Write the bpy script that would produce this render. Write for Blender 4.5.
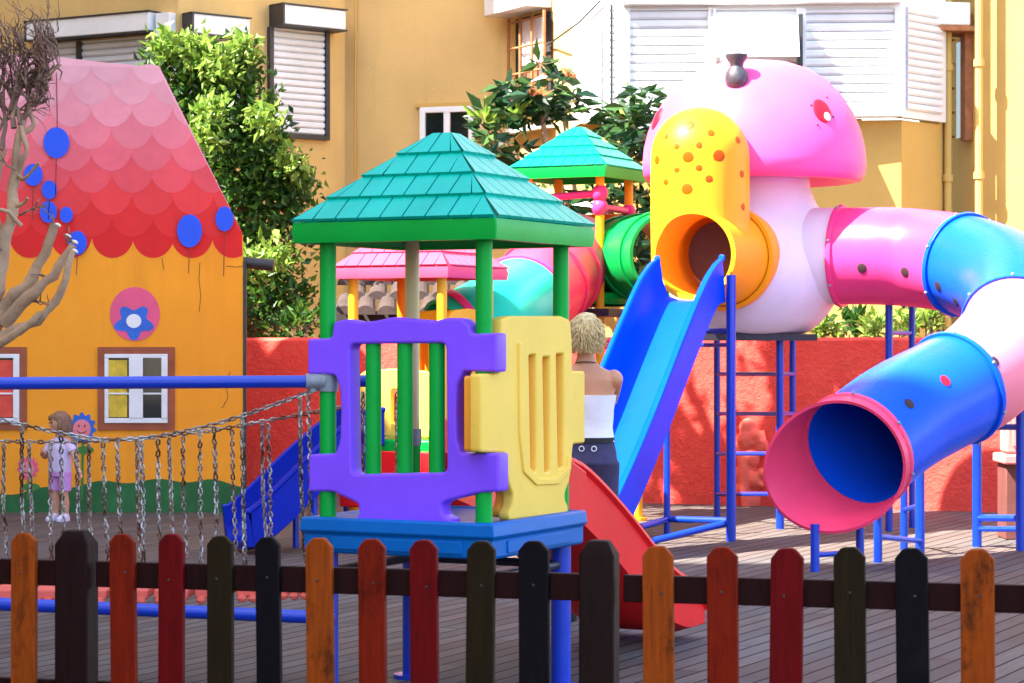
import bpy, bmesh, math, random
import numpy as np
from mathutils import Vector, Matrix, noise
R = math.radians
random.seed(7)
for o in list(bpy.data.objects): bpy.data.objects.remove(o)
S = bpy.context.scene
COL = S.collection

# ------------------------------------------------------------------ camera, world, sun, exposure
F = 2400.0; CX = 512.0; CY = 341.5; H = 1.62
cam = bpy.data.cameras.new('camera'); camo = bpy.data.objects.new('camera', cam); COL.objects.link(camo)
cam.sensor_width = 36.0; cam.lens = F/1024*36; cam.clip_start = 0.1; cam.clip_end = 2000
camo.location = (0, 0, H); camo.rotation_euler = (R(90), 0, 0)
S.camera = camo
cam.dof.use_dof = True; cam.dof.focus_distance = 14.0; cam.dof.aperture_fstop = 11

SUN_D = Vector((0.56, 0.27, -0.79)).normalized()          # direction the light travels
elev = math.asin(-SUN_D.z); azim = math.atan2(-SUN_D.x, -SUN_D.y)   # towards the sun, clockwise from +Y
w = bpy.data.worlds.new('World'); S.world = w; w.use_nodes = True
nt = w.node_tree; sky = nt.nodes.new('ShaderNodeTexSky'); sky.sky_type = 'NISHITA'; sky.sun_disc = False
sky.sun_elevation = elev; sky.sun_rotation = azim; sky.air_density = 1.0; sky.dust_density = 1.6; sky.ozone_density = 1.0
bg = nt.nodes['Background']; bg.inputs['Strength'].default_value = 0.14
nt.links.new(sky.outputs[0], bg.inputs[0])
sl = bpy.data.lights.new('sun', 'SUN'); sl.energy = 5.0; sl.angle = R(0.5); sl.color = (1.0, 0.94, 0.84)
so = bpy.data.objects.new('sun', sl); COL.objects.link(so)
so.rotation_euler = SUN_D.to_track_quat('-Z', 'Y').to_euler(); so.location = (-20, -10, 30)
S.view_settings.view_transform = 'Standard'; S.view_settings.look = 'None'
S.view_settings.gamma = 1.0; S.view_settings.exposure = 2.5
S.render.resolution_x = 1024; S.render.resolution_y = 683

# ------------------------------------------------------------------ helpers
def P(x, y, Y): return Vector(((x-CX)*Y/F, Y, H-(y-CY)*Y/F))
def XY(x, Y): return Vector(((x-CX)*Y/F, Y, 0))
ORG = {}
def thing(name, label, cat, loc=(0, 0, 0), group=None):
    o = bpy.data.objects.new(name, None); COL.objects.link(o)
    o.location = loc; o.empty_display_size = .2
    o['label'] = label; o['category'] = cat
    if group: o['group'] = group
    ORG[o] = Vector(loc); return o
def tag(o, label, cat, group=None):
    o['label'] = label; o['category'] = cat
    if group: o['group'] = group
    return o
def link_mesh(name, me, m, parent=None, label=None, sharp=40, kind=None):
    o = bpy.data.objects.new(name, me); COL.objects.link(o)
    if m is not None and not len(me.materials): me.materials.append(m)
    if parent is not None:
        off = ORG[parent]; me.transform(Matrix.Translation(-off)); o.parent = parent; ORG[o] = off
    else: ORG[o] = Vector((0, 0, 0))
    if sharp is not None and len(me.polygons):
        me.shade_smooth(); me.set_sharp_from_angle(angle=R(sharp))
    if label: o['label'] = label
    if kind: o['kind'] = kind
    return o
class B:
    def __init__(s): s.bm = bmesh.new()
    def face(s, pts):
        return s.bm.faces.new([s.bm.verts.new(p) for p in pts])
    def obox(s, c, u, v, n):                      # half vectors
        c, u, v, n = Vector(c), Vector(u), Vector(v), Vector(n)
        vs = [s.bm.verts.new(c+a*u+b*v+d*n) for a in (-1, 1) for b in (-1, 1) for d in (-1, 1)]
        for f in ((0,1,3,2),(4,6,7,5),(0,4,5,1),(2,3,7,6),(0,2,6,4),(1,5,7,3)): s.bm.faces.new([vs[i] for i in f])
    def box(s, lo, hi):
        lo, hi = Vector(lo), Vector(hi); h = (hi-lo)/2
        s.obox((lo+hi)/2, (h.x,0,0), (0,h.y,0), (0,0,h.z))
    def rings(s, rings, cap0=True, cap1=True, closed=False):
        vr = [[s.bm.verts.new(p) for p in r] for r in rings]; n = len(vr[0])
        pairs = list(zip(vr, vr[1:])) + ([(vr[-1], vr[0])] if closed else [])
        for a, b in pairs:
            for i in range(n):
                j = (i+1) % n; s.bm.faces.new((a[i], a[j], b[j], b[i]))
        if not closed:
            if cap0: s.bm.faces.new(vr[0][::-1])
            if cap1: s.bm.faces.new(vr[-1])
        return vr
    def frames(s, pts):
        pts = [Vector(p) for p in pts]; out = []; up = None
        for i, p in enumerate(pts):
            t = (pts[min(i+1, len(pts)-1)]-pts[max(i-1, 0)]).normalized()
            if up is None:
                up = Vector((0, 0, 1)) if abs(t.z) < .9 else Vector((1, 0, 0))
            x = t.cross(up).normalized(); up = x.cross(t).normalized()
            out.append((p, x, up, t))
        return out
    def path(s, pts, r, seg=10, cap=True):
        fr = s.frames(pts); rs = r if isinstance(r, (list, tuple)) else [r]*len(pts)
        s.rings([[p+x*math.cos(2*math.pi*k/seg)*q+u*math.sin(2*math.pi*k/seg)*q for k in range(seg)] for (p, x, u, t), q in zip(fr, rs)], cap, cap)
    def tube(s, a, b, r, r1=None, seg=12): s.path([a, b], [r, r if r1 is None else r1], seg)
    def lathe(s, c, prof, seg=32, sx=1, sy=1, cap=True):
        c = Vector(c)
        s.rings([[c+Vector((q*sx*math.cos(2*math.pi*k/seg), q*sy*math.sin(2*math.pi*k/seg), z)) for k in range(seg)] for q, z in prof], cap, cap)
    def ell(s, c, rx, ry, rz, seg=16, rot=None):
        n = seg//2; c = Vector(c); rr = []
        for i in range(n+1):
            a = -math.pi/2+math.pi*(i+.0)/n; q = max(math.cos(a), .02)
            ring = [Vector((rx*q*math.cos(2*math.pi*k/seg), ry*q*math.sin(2*math.pi*k/seg), rz*math.sin(a))) for k in range(seg)]
            rr.append([c+(rot @ v if rot else v) for v in ring])
        s.rings(rr)
    def loft(s, secs, seg=20, p=2.0):             # (cx,cy,cz,rx,ry)
        rr = []
        for (x, y, z, rx, ry) in secs:
            ring = []
            for k in range(seg):
                a = 2*math.pi*k/seg; ca, sa = math.cos(a), math.sin(a)
                ring.append(Vector((x+rx*math.copysign(abs(ca)**(2/p), ca), y+ry*math.copysign(abs(sa)**(2/p), sa), z)))
            rr.append(ring)
        s.rings(rr)
    def xform(s, M): bmesh.ops.transform(s.bm, matrix=M, verts=s.bm.verts); return s
    def add_mesh(s, me, M=None):
        bm2 = bmesh.new(); bm2.from_mesh(me)
        if M: bmesh.ops.transform(bm2, matrix=M, verts=bm2.verts)
        t = bpy.data.meshes.new('t'); bm2.to_mesh(t); bm2.free(); s.bm.from_mesh(t); bpy.data.meshes.remove(t)
    def mesh(s, recalc=True):
        if recalc: bmesh.ops.recalc_face_normals(s.bm, faces=s.bm.faces)
        me = bpy.data.meshes.new('m'); s.bm.to_mesh(me); s.bm.free(); return me
    def build(s, name, m, parent=None, bevel=0, label=None, sharp=40, kind=None, seg=2, recalc=True):
        o = link_mesh(name, s.mesh(recalc), m, parent, label, sharp, kind)
        if bevel:
            b = o.modifiers.new('bevel', 'BEVEL'); b.width = bevel; b.segments = seg; b.limit_method = 'ANGLE'; b.angle_limit = R(35)
            b.harden_normals = False
        return o
def evaluated(o, remove=True):
    dg = bpy.context.evaluated_depsgraph_get(); dg.update()
    me = bpy.data.meshes.new_from_object(o.evaluated_get(dg))
    if remove: bpy.data.objects.remove(o)
    return me
def remesh(b, voxel, smooth=5):
    o = bpy.data.objects.new('tmp', b.mesh()); COL.objects.link(o)
    m = o.modifiers.new('r', 'REMESH'); m.mode = 'VOXEL'; m.voxel_size = voxel
    if smooth:
        k = o.modifiers.new('s', 'SMOOTH'); k.factor = .5; k.iterations = smooth
    return evaluated(o)
def boolean(me_a, me_b, op):
    a = bpy.data.objects.new('ta', me_a); b = bpy.data.objects.new('tb', me_b); COL.objects.link(a); COL.objects.link(b)
    m = a.modifiers.new('b', 'BOOLEAN'); m.object = b; m.operation = op; m.solver = 'EXACT'
    me = evaluated(a); bpy.data.objects.remove(b); return me
def chaikin(pts, n=2, q=.22):
    for _ in range(n):
        out = []
        for i, a in enumerate(pts):
            b = pts[(i+1) % len(pts)]
            out += [(a[0]*(1-q)+b[0]*q, a[1]*(1-q)+b[1]*q), (a[0]*q+b[0]*(1-q), a[1]*q+b[1]*(1-q))]
        pts = out
    return pts
def rounded(pts, r, n=4):
    out = []
    N = len(pts)
    for i in range(N):
        a, b, c = Vector(pts[i-1]), Vector(pts[i]), Vector(pts[(i+1) % N])
        d1, d2 = (a-b), (c-b); q = min(r, d1.length*.45, d2.length*.45)
        p0 = b+d1.normalized()*q; p1 = b+d2.normalized()*q
        for k in range(n+1):
            t = k/n; p = p0*(1-t)**2+b*2*t*(1-t)+p1*t*t; out.append((p.x, p.y))
    return out
def plate(loops, half, bevel=.008, res=2):        # filled 2D outline with holes, extruded; returns mesh in (u, v, w)
    cu = bpy.data.curves.new('c', 'CURVE'); cu.dimensions = '2D'; cu.fill_mode = 'BOTH'
    cu.extrude = max(half-bevel, .0005); cu.bevel_depth = bevel; cu.bevel_resolution = res; cu.offset = -bevel
    for lp in loops:
        sp = cu.splines.new('POLY'); sp.points.add(len(lp)-1); sp.use_cyclic_u = True
        for q, p in zip(sp.points, lp): q.co = (p[0], p[1], 0, 1)
    o = bpy.data.objects.new('c', cu); COL.objects.link(o)
    me = evaluated(o); return me
class Plane:                                      # vertical plane through plan points a and b
    def __init__(s, a, b):
        s.a = Vector((a[0], a[1], 0)); d = Vector((b[0]-a[0], b[1]-a[1], 0)); s.len = d.length; s.u = d.normalized()
        s.n = Vector((s.u.y, -s.u.x, 0))
        if s.n.y > 0: s.n = -s.n                   # towards the camera
    def uv(s, x, y):
        k = (x-CX)/F; Y = (s.a.x*s.n.x+s.a.y*s.n.y)/(k*s.n.x+s.n.y)
        p = Vector((k*Y, Y, 0)); return ((p-s.a).dot(s.u), H-(y-CY)*Y/F)
    def pt(s, u, z, off=0): return s.a+s.u*u+Vector((0, 0, z))+s.n*off
    def M(s, off=0):                               # (u, z, w) -> world
        m = Matrix.Identity(4)
        m.col[0] = (*s.u, 0); m.col[1] = (0, 0, 1, 0); m.col[2] = (*s.n, 0); m.col[3] = (*(s.a+s.n*off), 1); return m
    def rect(s, x0, y0, x1, y1):
        u0, z0 = s.uv(x0, y0); u1, z1 = s.uv(x1, y1)
        _, za = s.uv((x0+x1)/2, y0); _, zb = s.uv((x0+x1)/2, y1)
        return min(u0, u1), min(za, zb), max(u0, u1), max(za, zb)
    def slab(s, b, u0, z0, u1, z1, o0, o1):
        b.obox(s.pt((u0+u1)/2, (z0+z1)/2, (o0+o1)/2), s.u*(u1-u0)/2, (0, 0, (z1-z0)/2), s.n*(o1-o0)/2)

# ------------------------------------------------------------------ materials
def mk(name):
    m = bpy.data.materials.new(name); m.use_nodes = True; n = m.node_tree.nodes; return m, n, m.node_tree.links, n['Principled BSDF']
def mixc(n, l, fac, a, b, mode='MIX'):
    x = n.new('ShaderNodeMix'); x.data_type = 'RGBA'; x.blend_type = mode
    for sock, v in ((x.inputs[0], fac), (x.inputs[6], a), (x.inputs[7], b)):
        if hasattr(v, 'links'): l.new(v, sock)
        else: sock.default_value = v if not isinstance(v, tuple) else (*v[:3], 1)
    return x.outputs[2]
def noi(n, l, vec, scale, detail=4, rough=.55):
    t = n.new('ShaderNodeTexNoise'); t.inputs['Scale'].default_value = scale; t.inputs['Detail'].default_value = detail; t.inputs['Roughness'].default_value = rough
    if vec is not None: l.new(vec, t.inputs['Vector'])
    return t.outputs['Fac']
def ramp(n, l, fac, p0, p1, c0=(0, 0, 0), c1=(1, 1, 1)):
    r = n.new('ShaderNodeValToRGB'); r.color_ramp.elements[0].position = p0; r.color_ramp.elements[1].position = p1
    r.color_ramp.elements[0].color = (*c0, 1); r.color_ramp.elements[1].color = (*c1, 1); l.new(fac, r.inputs[0]); return r.outputs[0]
def coords(n, l, scale=(1, 1, 1), rot=(0, 0, 0)):
    tc = n.new('ShaderNodeTexCoord'); mp = n.new('ShaderNodeMapping'); mp.inputs['Scale'].default_value = scale; mp.inputs['Rotation'].default_value = rot
    l.new(tc.outputs['Object'], mp.inputs['Vector']); return mp.outputs[0]
def bumpn(n, l, p, h, strength, dist=.01):
    b = n.new('ShaderNodeBump'); b.inputs['Strength'].default_value = strength; b.inputs['Distance'].default_value = dist
    l.new(h, b.inputs['Height']); l.new(b.outputs[0], p.inputs['Normal'])
def plastic(name, c, rough=.34, var=.14, spec=.16):
    m, n, l, p = mk(name); v = coords(n, l)
    a = noi(n, l, v, 2.3, 5); d = noi(n, l, v, 17, 6, .7)
    c0 = tuple(x*(1-var) for x in c); c1 = tuple(min(1, x*(1+var*.6)+.0005) for x in c)
    base = mixc(n, l, ramp(n, l, a, .3, .7), c0, c1)
    dirt = ramp(n, l, d, .58, .82)
    dm = n.new('ShaderNodeMath'); dm.operation = 'MULTIPLY'; dm.inputs[1].default_value = .34; l.new(dirt, dm.inputs[0])
    base = mixc(n, l, dm.outputs[0], base, tuple(x*.6+.0015 for x in c))
    sv = coords(n, l, (1, 1, .12)); st = ramp(n, l, noi(n, l, sv, 26, 8, .75), .63, .74); sq_ = n.new('ShaderNodeMath'); sq_.operation = 'MULTIPLY'; sq_.inputs[1].default_value = .16; l.new(st, sq_.inputs[0])
    base = mixc(n, l, sq_.outputs[0], base, tuple(x*.7+.004 for x in c))
    l.new(base, p.inputs['Base Color'])
    rr = n.new('ShaderNodeMapRange'); rr.inputs[3].default_value = rough-.07; rr.inputs[4].default_value = rough+.16; l.new(d, rr.inputs[0]); l.new(rr.outputs[0], p.inputs['Roughness'])
    p.inputs['Specular IOR Level'].default_value = spec
    bumpn(n, l, p, noi(n, l, v, 9, 3), .06, .02)
    return m
def rough_mat(name, c, rough=.85, var=.2, scale=3, bump=.3, bscale=60, spots=.0, spotc=(.1, .1, .1), dist=.01, streak=0):
    m, n, l, p = mk(name); v = coords(n, l)
    a = noi(n, l, v, scale, 6, .6)
    base = mixc(n, l, ramp(n, l, a, .3, .72), tuple(x*(1-var) for x in c), tuple(min(1, x*(1+var)) for x in c))
    if spots:
        k = ramp(n, l, noi(n, l, v, scale*2.7, 8, .7), .6, .75); q = n.new('ShaderNodeMath'); q.operation = 'MULTIPLY'; q.inputs[1].default_value = spots; l.new(k, q.inputs[0])
        base = mixc(n, l, q.outputs[0], base, spotc)
    if streak:
        k = ramp(n, l, noi(n, l, coords(n, l, (1, 1, .07)), 2.2, 8, .7), .52, .72); q = n.new('ShaderNodeMath'); q.operation = 'MULTIPLY'; q.inputs[1].default_value = streak; l.new(k, q.inputs[0])
        base = mixc(n, l, q.outputs[0], base, tuple(x*.6 for x in c))
    l.new(base, p.inputs['Base Color']); p.inputs['Roughness'].default_value = rough
    if bump: bumpn(n, l, p, noi(n, l, v, bscale, 5, .65), bump, dist)
    return m
def painted_wood(name, c, worn=.5, wc=None):
    m, n, l, p = mk(name); v = coords(n, l, (14, 14, 1.6)); v2 = coords(n, l, (5, 5, 2.2))
    g = noi(n, l, v, 3.2, 10, .75); k = noi(n, l, v2, 2.1, 9, .75)
    base = mixc(n, l, ramp(n, l, g, .35, .7), tuple(x*.72 for x in c), tuple(min(1, x*1.22) for x in c))
    q = n.new('ShaderNodeMath'); q.operation = 'MULTIPLY'; q.inputs[1].default_value = worn; l.new(ramp(n, l, k, .54, .68), q.inputs[0])
    base = mixc(n, l, q.outputs[0], base, wc or tuple(x*.28 for x in c))
    cv = coords(n, l, (26, 26, 7)); ck = ramp(n, l, noi(n, l, cv, 1.6, 10, .8), .66, .70); cm_ = n.new('ShaderNodeMath'); cm_.operation = 'MULTIPLY'; cm_.inputs[1].default_value = .6; l.new(ck, cm_.inputs[0])
    base = mixc(n, l, cm_.outputs[0], base, tuple(x*.35+.03 for x in c))
    wv = coords(n, l, (40, 40, .9)); wk = ramp(n, l, noi(n, l, wv, 2.2, 6, .7), .60, .66); wm = n.new('ShaderNodeMath'); wm.operation = 'MULTIPLY'; wm.inputs[1].default_value = .55; l.new(wk, wm.inputs[0])
    base = mixc(n, l, wm.outputs[0], base, tuple(x*.2 for x in c))
    l.new(base, p.inputs['Base Color']); p.inputs['Roughness'].default_value = .6; p.inputs['Specular IOR Level'].default_value = .1
    bumpn(n, l, p, g, .5, .008); return m
def metal_paint(name, c, rough=.3):
    return plastic(name, c, rough, .12, .5)
def leafmat(name, dark, mid, light, rough=.42, trans=.35):
    m, n, l, p = mk(name); g = n.new('ShaderNodeNewGeometry'); r = n.new('ShaderNodeValToRGB')
    e = r.color_ramp.elements; e[0].color = (*dark, 1); e[1].color = (*light, 1); x = e.new(.55); x.color = (*mid, 1)
    l.new(g.outputs['Random Per Island'], r.inputs[0]); l.new(r.outputs[0], p.inputs['Base Color']); p.inputs['Roughness'].default_value = rough
    t = n.new('ShaderNodeBsdfTranslucent'); l.new(r.outputs[0], t.inputs[0]); mx = n.new('ShaderNodeMixShader'); mx.inputs[0].default_value = trans
    l.new(p.outputs[0], mx.inputs[1]); l.new(t.outputs[0], mx.inputs[2]); l.new(mx.outputs[0], n['Material Output'].inputs[0]); return m
def colattr(name, rough=.75):
    m, n, l, p = mk(name); a = n.new('ShaderNodeVertexColor'); a.layer_name = 'Col'
    v = coords(n, l); k = noi(n, l, v, 4, 6, .65)
    base = mixc(n, l, ramp(n, l, k, .28, .72), (.85, .83, .85), (1, 1, 1)); c = mixc(n, l, 1.0, a.outputs[0], base, 'MULTIPLY')
    l.new(c, p.inputs['Base Color']); p.inputs['Roughness'].default_value = rough; bumpn(n, l, p, noi(n, l, v, 70, 4), .15, .005); return m
def glass(name, c, rough=.06):
    m, n, l, p = mk(name); p.inputs['Base Color'].default_value = (*c, 1); p.inputs['Roughness'].default_value = rough; p.inputs['Specular IOR Level'].default_value = .8; return m

M = {}
M['green'] = plastic('green_plastic', (.001, .37, .045))
M['green_deep'] = plastic('deep_green_plastic', (.001, .27, .05), .38)
M['teal'] = plastic('teal_roof_plastic', (.0, .44, .33), .3)
M['mint'] = plastic('mint_roof_plastic', (.0, .46, .26), .33)
M['purple'] = plastic('purple_plastic', (.24, .08, .95), .36, .10)
M['yellow'] = plastic('pale_yellow_plastic', (.94, .58, .09), .38, .08)
M['amber'] = plastic('amber_plastic', (.92, .34, .03), .4, .08)
M['yellow_deep'] = plastic('orange_yellow_plastic', (.95, .42, .02), .36, .08)
M['hood'] = plastic('yellow_hood_plastic', (.95, .36, .012), .36, .08)
M['orange'] = plastic('orange_plastic', (.93, .22, .01), .4, .1)
M['blue'] = plastic('royal_blue_plastic', (.0, .06, .72), .3, .12, .05)
M['azure'] = plastic('azure_blue_plastic', (.0, .12, .44), .38, .12)
M['skyblue'] = plastic('tube_blue_plastic', (.004, .085, .74), .25, .1)
M['red'] = plastic('red_plastic', (.88, .012, .018), .36, .1)
M['pink'] = plastic('hot_pink_plastic', (.84, .055, .24), .3, .1)
M['coral_pink'] = plastic('coral_pink_plastic', (.90, .06, .16), .3, .1)
M['shell'] = plastic('shell_pink_plastic', (.90, .20, .28), .3, .1)
M['navyblue'] = plastic('dark_blue_plastic', (.0, .014, .36), .32, .12)
M['pink_roof'] = plastic('rose_roof_plastic', (.84, .07, .15), .34, .1)
M['cap'] = plastic('mushroom_pink_plastic', (.92, .10, .34), .36, .08)
M['lilac'] = plastic('pale_lilac_plastic', (.76, .66, .78), .42, .1)
M['crimson'] = plastic('crimson_crawl_tube', (.82, .05, .12), .34, .1)
M['tealtube'] = plastic('sea_green_tube', (.01, .52, .30), .28, .1)
M['pot'] = rough_mat('charcoal_pot', (.05, .045, .06), .5, .4, 9, .5, 30)
M['post'] = metal_paint('blue_painted_steel', (.001, .035, .45))
M['darkpost'] = metal_paint('dark_painted_steel', (.02, .015, .03), .5)
M['cream_post'] = metal_paint('cream_painted_steel', (.62, .50, .26), .45)
M['grey_metal'] = rough_mat('grey_clamp_metal', (.22, .24, .28), .4, .2, 20, .1)
m, n, l, p = mk('galvanised_chain'); p.inputs['Base Color'].default_value = (.50, .46, .42, 1); p.inputs['Metallic'].default_value = .85
kk = noi(n, l, coords(n, l), 9, 4); l.new(mixc(n, l, ramp(n, l, kk, .42, .62), (.40, .38, .36), (.10, .05, .03)), p.inputs['Base Color']); p.inputs['Roughness'].default_value = .38; M['chain'] = m
M['hole_disc'] = rough_mat('hole_shade_paint', (.03, .008, .012), .7, .2)  # dark colour standing in for the shade inside openings
M['dot'] = plastic('orange_dot_paint', (.62, .075, .0), .42)
M['reddot'] = plastic('red_window_paint', (.85, .01, .03), .4)
M['mauve'] = plastic('mauve', (.7, .3, .65), .4)
M['white'] = rough_mat('white_paint', (.80, .80, .80), .45, .06, 4, .04)
M['shutter'] = rough_mat('white_roller_shutter', (.74, .75, .78), .42, .08, 2.5, .03)
M['shutter_grey'] = rough_mat('grey_white_shutter', (.62, .63, .68), .45, .10, 2.5, .03)
M['stucco'] = rough_mat('ochre_stucco', (.66, .43, .155), .9, .10, .8, .35, 45, .12, (.38, .26, .12), streak=.3)
M['stucco2'] = rough_mat('deep_ochre_stucco', (.56, .34, .085), .9, .10, 1.0, .3, 45, .1, (.4, .24, .08), streak=.25)
M['stucco3'] = rough_mat('yellow_stucco', (.60, .40, .11), .9, .10, 1.0, .3, 45)
M['darkframe'] = rough_mat('dark_frame', (.03, .028, .03), .5, .2)
M['glass'] = glass('dark_glass', (.01, .012, .016))
M['curtain'] = rough_mat('rust_curtain', (.25, .09, .04), .9, .4, 8, .2, 20)
M['iron'] = rough_mat('rusty_grille', (.35, .14, .05), .7, .3, 10)
M['redwall'] = None
m, n, l, p = mk('coral_render'); v = coords(n, l)
a = noi(n, l, v, .9, 6, .6); base = mixc(n, l, ramp(n, l, a, .3, .7), (.72, .04, .028), (.86, .085, .055))
b2 = ramp(n, l, noi(n, l, v, 5, 8, .75), .56, .72); q = n.new('ShaderNodeMath'); q.operation = 'MULTIPLY'; q.inputs[1].default_value = .35; l.new(b2, q.inputs[0])
base = mixc(n, l, q.outputs[0], base, (.80, .19, .12)); l.new(base, p.inputs['Base Color']); p.inputs['Roughness'].default_value = .8
vo = n.new('ShaderNodeTexVoronoi'); vo.inputs['Scale'].default_value = 14; l.new(v, vo.inputs['Vector'])
ad = n.new('ShaderNodeMath'); ad.operation = 'ADD'; l.new(noi(n, l, v, 22, 6, .7), ad.inputs[0]); l.new(noi(n, l, v, 6, 4, .6), ad.inputs[1]); bumpn(n, l, p, ad.outputs[0], .75, .03); M['redwall'] = m
M['coral'] = rough_mat('coral_plaster_paint', (.78, .12, .08), .8, .12, 4, .3, 40)
M['pinkbox'] = rough_mat('pink_box_paint', (.80, .22, .20), .7, .12, 4, .15, 40)
M['pierdark'] = rough_mat('brown_pier_paint', (.13, .035, .028), .8, .2, 4, .3, 40)
M['wallpaint'] = rough_mat('orange_house_paint', (1.0, .345, .01), .75, .09, 1.2, .18, 50, .22, (.7, .2, .02), streak=.3)
M['housepink'] = rough_mat('pink_roof_paint', (.90, .46, .54), .75, .08, 1.4, .18, 50)
M['scales'] = colattr('scalloped_roof_paint')
M['balloon'] = rough_mat('blue_balloon_paint', (.012, .09, .80), .6, .1, 3, .1)
M['string'] = rough_mat('brown_line_paint', (.22, .05, .03), .8, .2)
M['grasspaint'] = rough_mat('green_grass_paint', (.02, .13, .035), .8, .3, 3, .15)
M['brownframe'] = rough_mat('brown_window_paint', (.33, .085, .035), .75, .25, 5, .2)
M['disc'] = rough_mat('pink_disc_paint', (.80, .10, .22), .7, .1, 4, .1)
M['petal'] = rough_mat('blue_petal_paint', (.03, .14, .60), .7, .15, 5, .1)
M['smile'] = rough_mat('pink_flower_paint', (.80, .22, .25), .7, .1)
M['leafpaint'] = rough_mat('green_leaf_paint', (.05, .22, .04), .7, .2)
M['interior'] = rough_mat('dark_interior', (.03, .022, .02), .8, .3)
M['yellowcloth'] = rough_mat('yellow_curtain', (.65, .45, .04), .8, .3, 9)
M['redcloth'] = rough_mat('red_curtain', (.75, .08, .05), .8, .2, 9)
M['tiles'] = rough_mat('shaded_clay_tiles', (.05, .03, .026), .85, .4, 5, .4, 30)  # clay colour darkened to put the shade on the tiles
M['bark'] = rough_mat('pale_brown_bark', (.42, .26, .155), .9, .35, 5, .6, 26, .4, (.16, .10, .06), .02)
M['twig'] = rough_mat('dry_twig', (.23, .13, .09), .9, .3, 6)
M['cut'] = rough_mat('cut_wood', (.72, .62, .48), .8, .1)
M['leaf'] = leafmat('bush_leaf', (.015, .055, .010), (.042, .13, .016), (.12, .24, .025))
M['bigleaf'] = leafmat('large_leaf', (.008, .032, .014), (.022, .075, .026), (.085, .17, .045), .22, .2)
M['newleaf'] = leafmat('fresh_leaf', (.14, .26, .03), (.22, .36, .05), (.33, .45, .09))
M['bronze'] = leafmat('orange_flower', (.45, .13, .04), (.55, .20, .08), (.6, .3, .15))
M['skin'] = rough_mat('tanned_skin', (.55, .235, .12), .5, .08, 9, .05, 120)
M['childskin'] = rough_mat('child_skin', (.58, .29, .19), .5, .08, 9, .05, 120)
M['blond'] = rough_mat('blond_hair', (.62, .45, .21), .6, .4, 40, .4, 160)
M['brownhair'] = rough_mat('brown_hair', (.23, .11, .06), .55, .4, 40, .4, 160)
M['whitecloth'] = rough_mat('white_cotton', (.78, .75, .80), .85, .05, 8, .6, 14)
M['navy'] = rough_mat('navy_denim', (.035, .03, .085), .85, .3, 8, .3, 90)
M['black'] = rough_mat('black_cloth', (.01, .01, .012), .8, .2)
M['lilaccloth'] = rough_mat('lilac_cotton', (.62, .50, .74), .85, .08, 9, .2, 60)
M['pinkcloth'] = rough_mat('orchid_cotton', (.56, .26, .62), .85, .1, 9, .2, 60)
M['paleshoe'] = rough_mat('pale_lilac_shoes', (.6, .58, .74), .6, .08)
M['silver'] = rough_mat('silver', (.8, .8, .8), .25, .05)
# deck
m, n, l, p = mk('wooden_deck')
ANG = math.atan2(2400, 1730-512)                     # board direction in plan
v = coords(n, l, (1, 1, 1), (0, 0, -ANG))
sp = n.new('ShaderNodeSeparateXYZ'); l.new(v, sp.inputs[0])
def mth(op, a, b=None):
    x = n.new('ShaderNodeMath'); x.operation = op
    for i, q in enumerate((a, b)):
        if q is None: continue
        if hasattr(q, 'links'): l.new(q, x.inputs[i])
        else: x.inputs[i].default_value = q
    return x.outputs[0]
bw = .125
row = mth('FLOOR', mth('DIVIDE', sp.outputs[1], bw)); fr = mth('FRACT', mth('DIVIDE', sp.outputs[1], bw))
wn = n.new('ShaderNodeTexWhiteNoise'); wn.noise_dimensions = '1D'; l.new(row, wn.inputs['W'])
xl = mth('ADD', mth('DIVIDE', sp.outputs[0], 2.6), mth('MULTIPLY', wn.outputs[0], 7.3)); frx = mth('FRACT', xl)
wn2 = n.new('ShaderNodeTexWhiteNoise'); wn2.noise_dimensions = '2D'; cb = n.new('ShaderNodeCombineXYZ'); l.new(row, cb.inputs[0]); l.new(mth('FLOOR', xl), cb.inputs[1]); l.new(cb.outputs[0], wn2.inputs['Vector'])
gap = mth('MAXIMUM', mth('LESS_THAN', fr, .11), mth('LESS_THAN', frx, .003))
mp = n.new('ShaderNodeMapping'); mp.inputs['Scale'].default_value = (1.2, 22, 1); l.new(v, mp.inputs[0])
grain = noi(n, l, mp.outputs[0], 2.4, 7, .65)
c = mixc(n, l, wn2.outputs[0], (.085, .068, .062), (.165, .128, .112))
c = mixc(n, l, ramp(n, l, grain, .35, .7), c, (.085, .064, .058))
wear = ramp(n, l, noi(n, l, v, .7, 5, .6), .42, .66); c = mixc(n, l, mth('MULTIPLY', wear, .45), c, (.12, .135, .14))
'''nearw = n.new('ShaderNodeMapRange'); tcw = n.new('ShaderNodeTexCoord'); sw = n.new('ShaderNodeSeparateXYZ'); l.new(tcw.outputs['Object'], sw.inputs[0])
nearw.inputs[1].default_value = 12.0; nearw.inputs[2].default_value = 16.5; nearw.inputs[3].default_value = .75; nearw.inputs[4].default_value = 0; l.new(sw.outputs[1], nearw.inputs[0])
c = mixc(n, l, mth('MULTIPLY', nearw.outputs[0], ramp(n, l, noi(n, l, v, 1.7, 5, .6), .2, .55)), c, (.085, .11, .115))'''
c = mixc(n, l, gap, c, (.004, .003, .003)); l.new(c, p.inputs['Base Color'])
p.inputs['Roughness'].default_value = .7; p.inputs['Specular IOR Level'].default_value = .08
hh = mth('SUBTRACT', mth('MULTIPLY', grain, .15), gap); bumpn(n, l, p, hh, .5, .006); M['deck'] = m

# ------------------------------------------------------------------ setting: deck
b = B(); b.face([(-60, -25, 0), (60, -25, 0), (60, 110, 0), (-60, 110, 0)])
o = b.build('deck', M['deck']); o['kind'] = 'structure'

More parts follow.
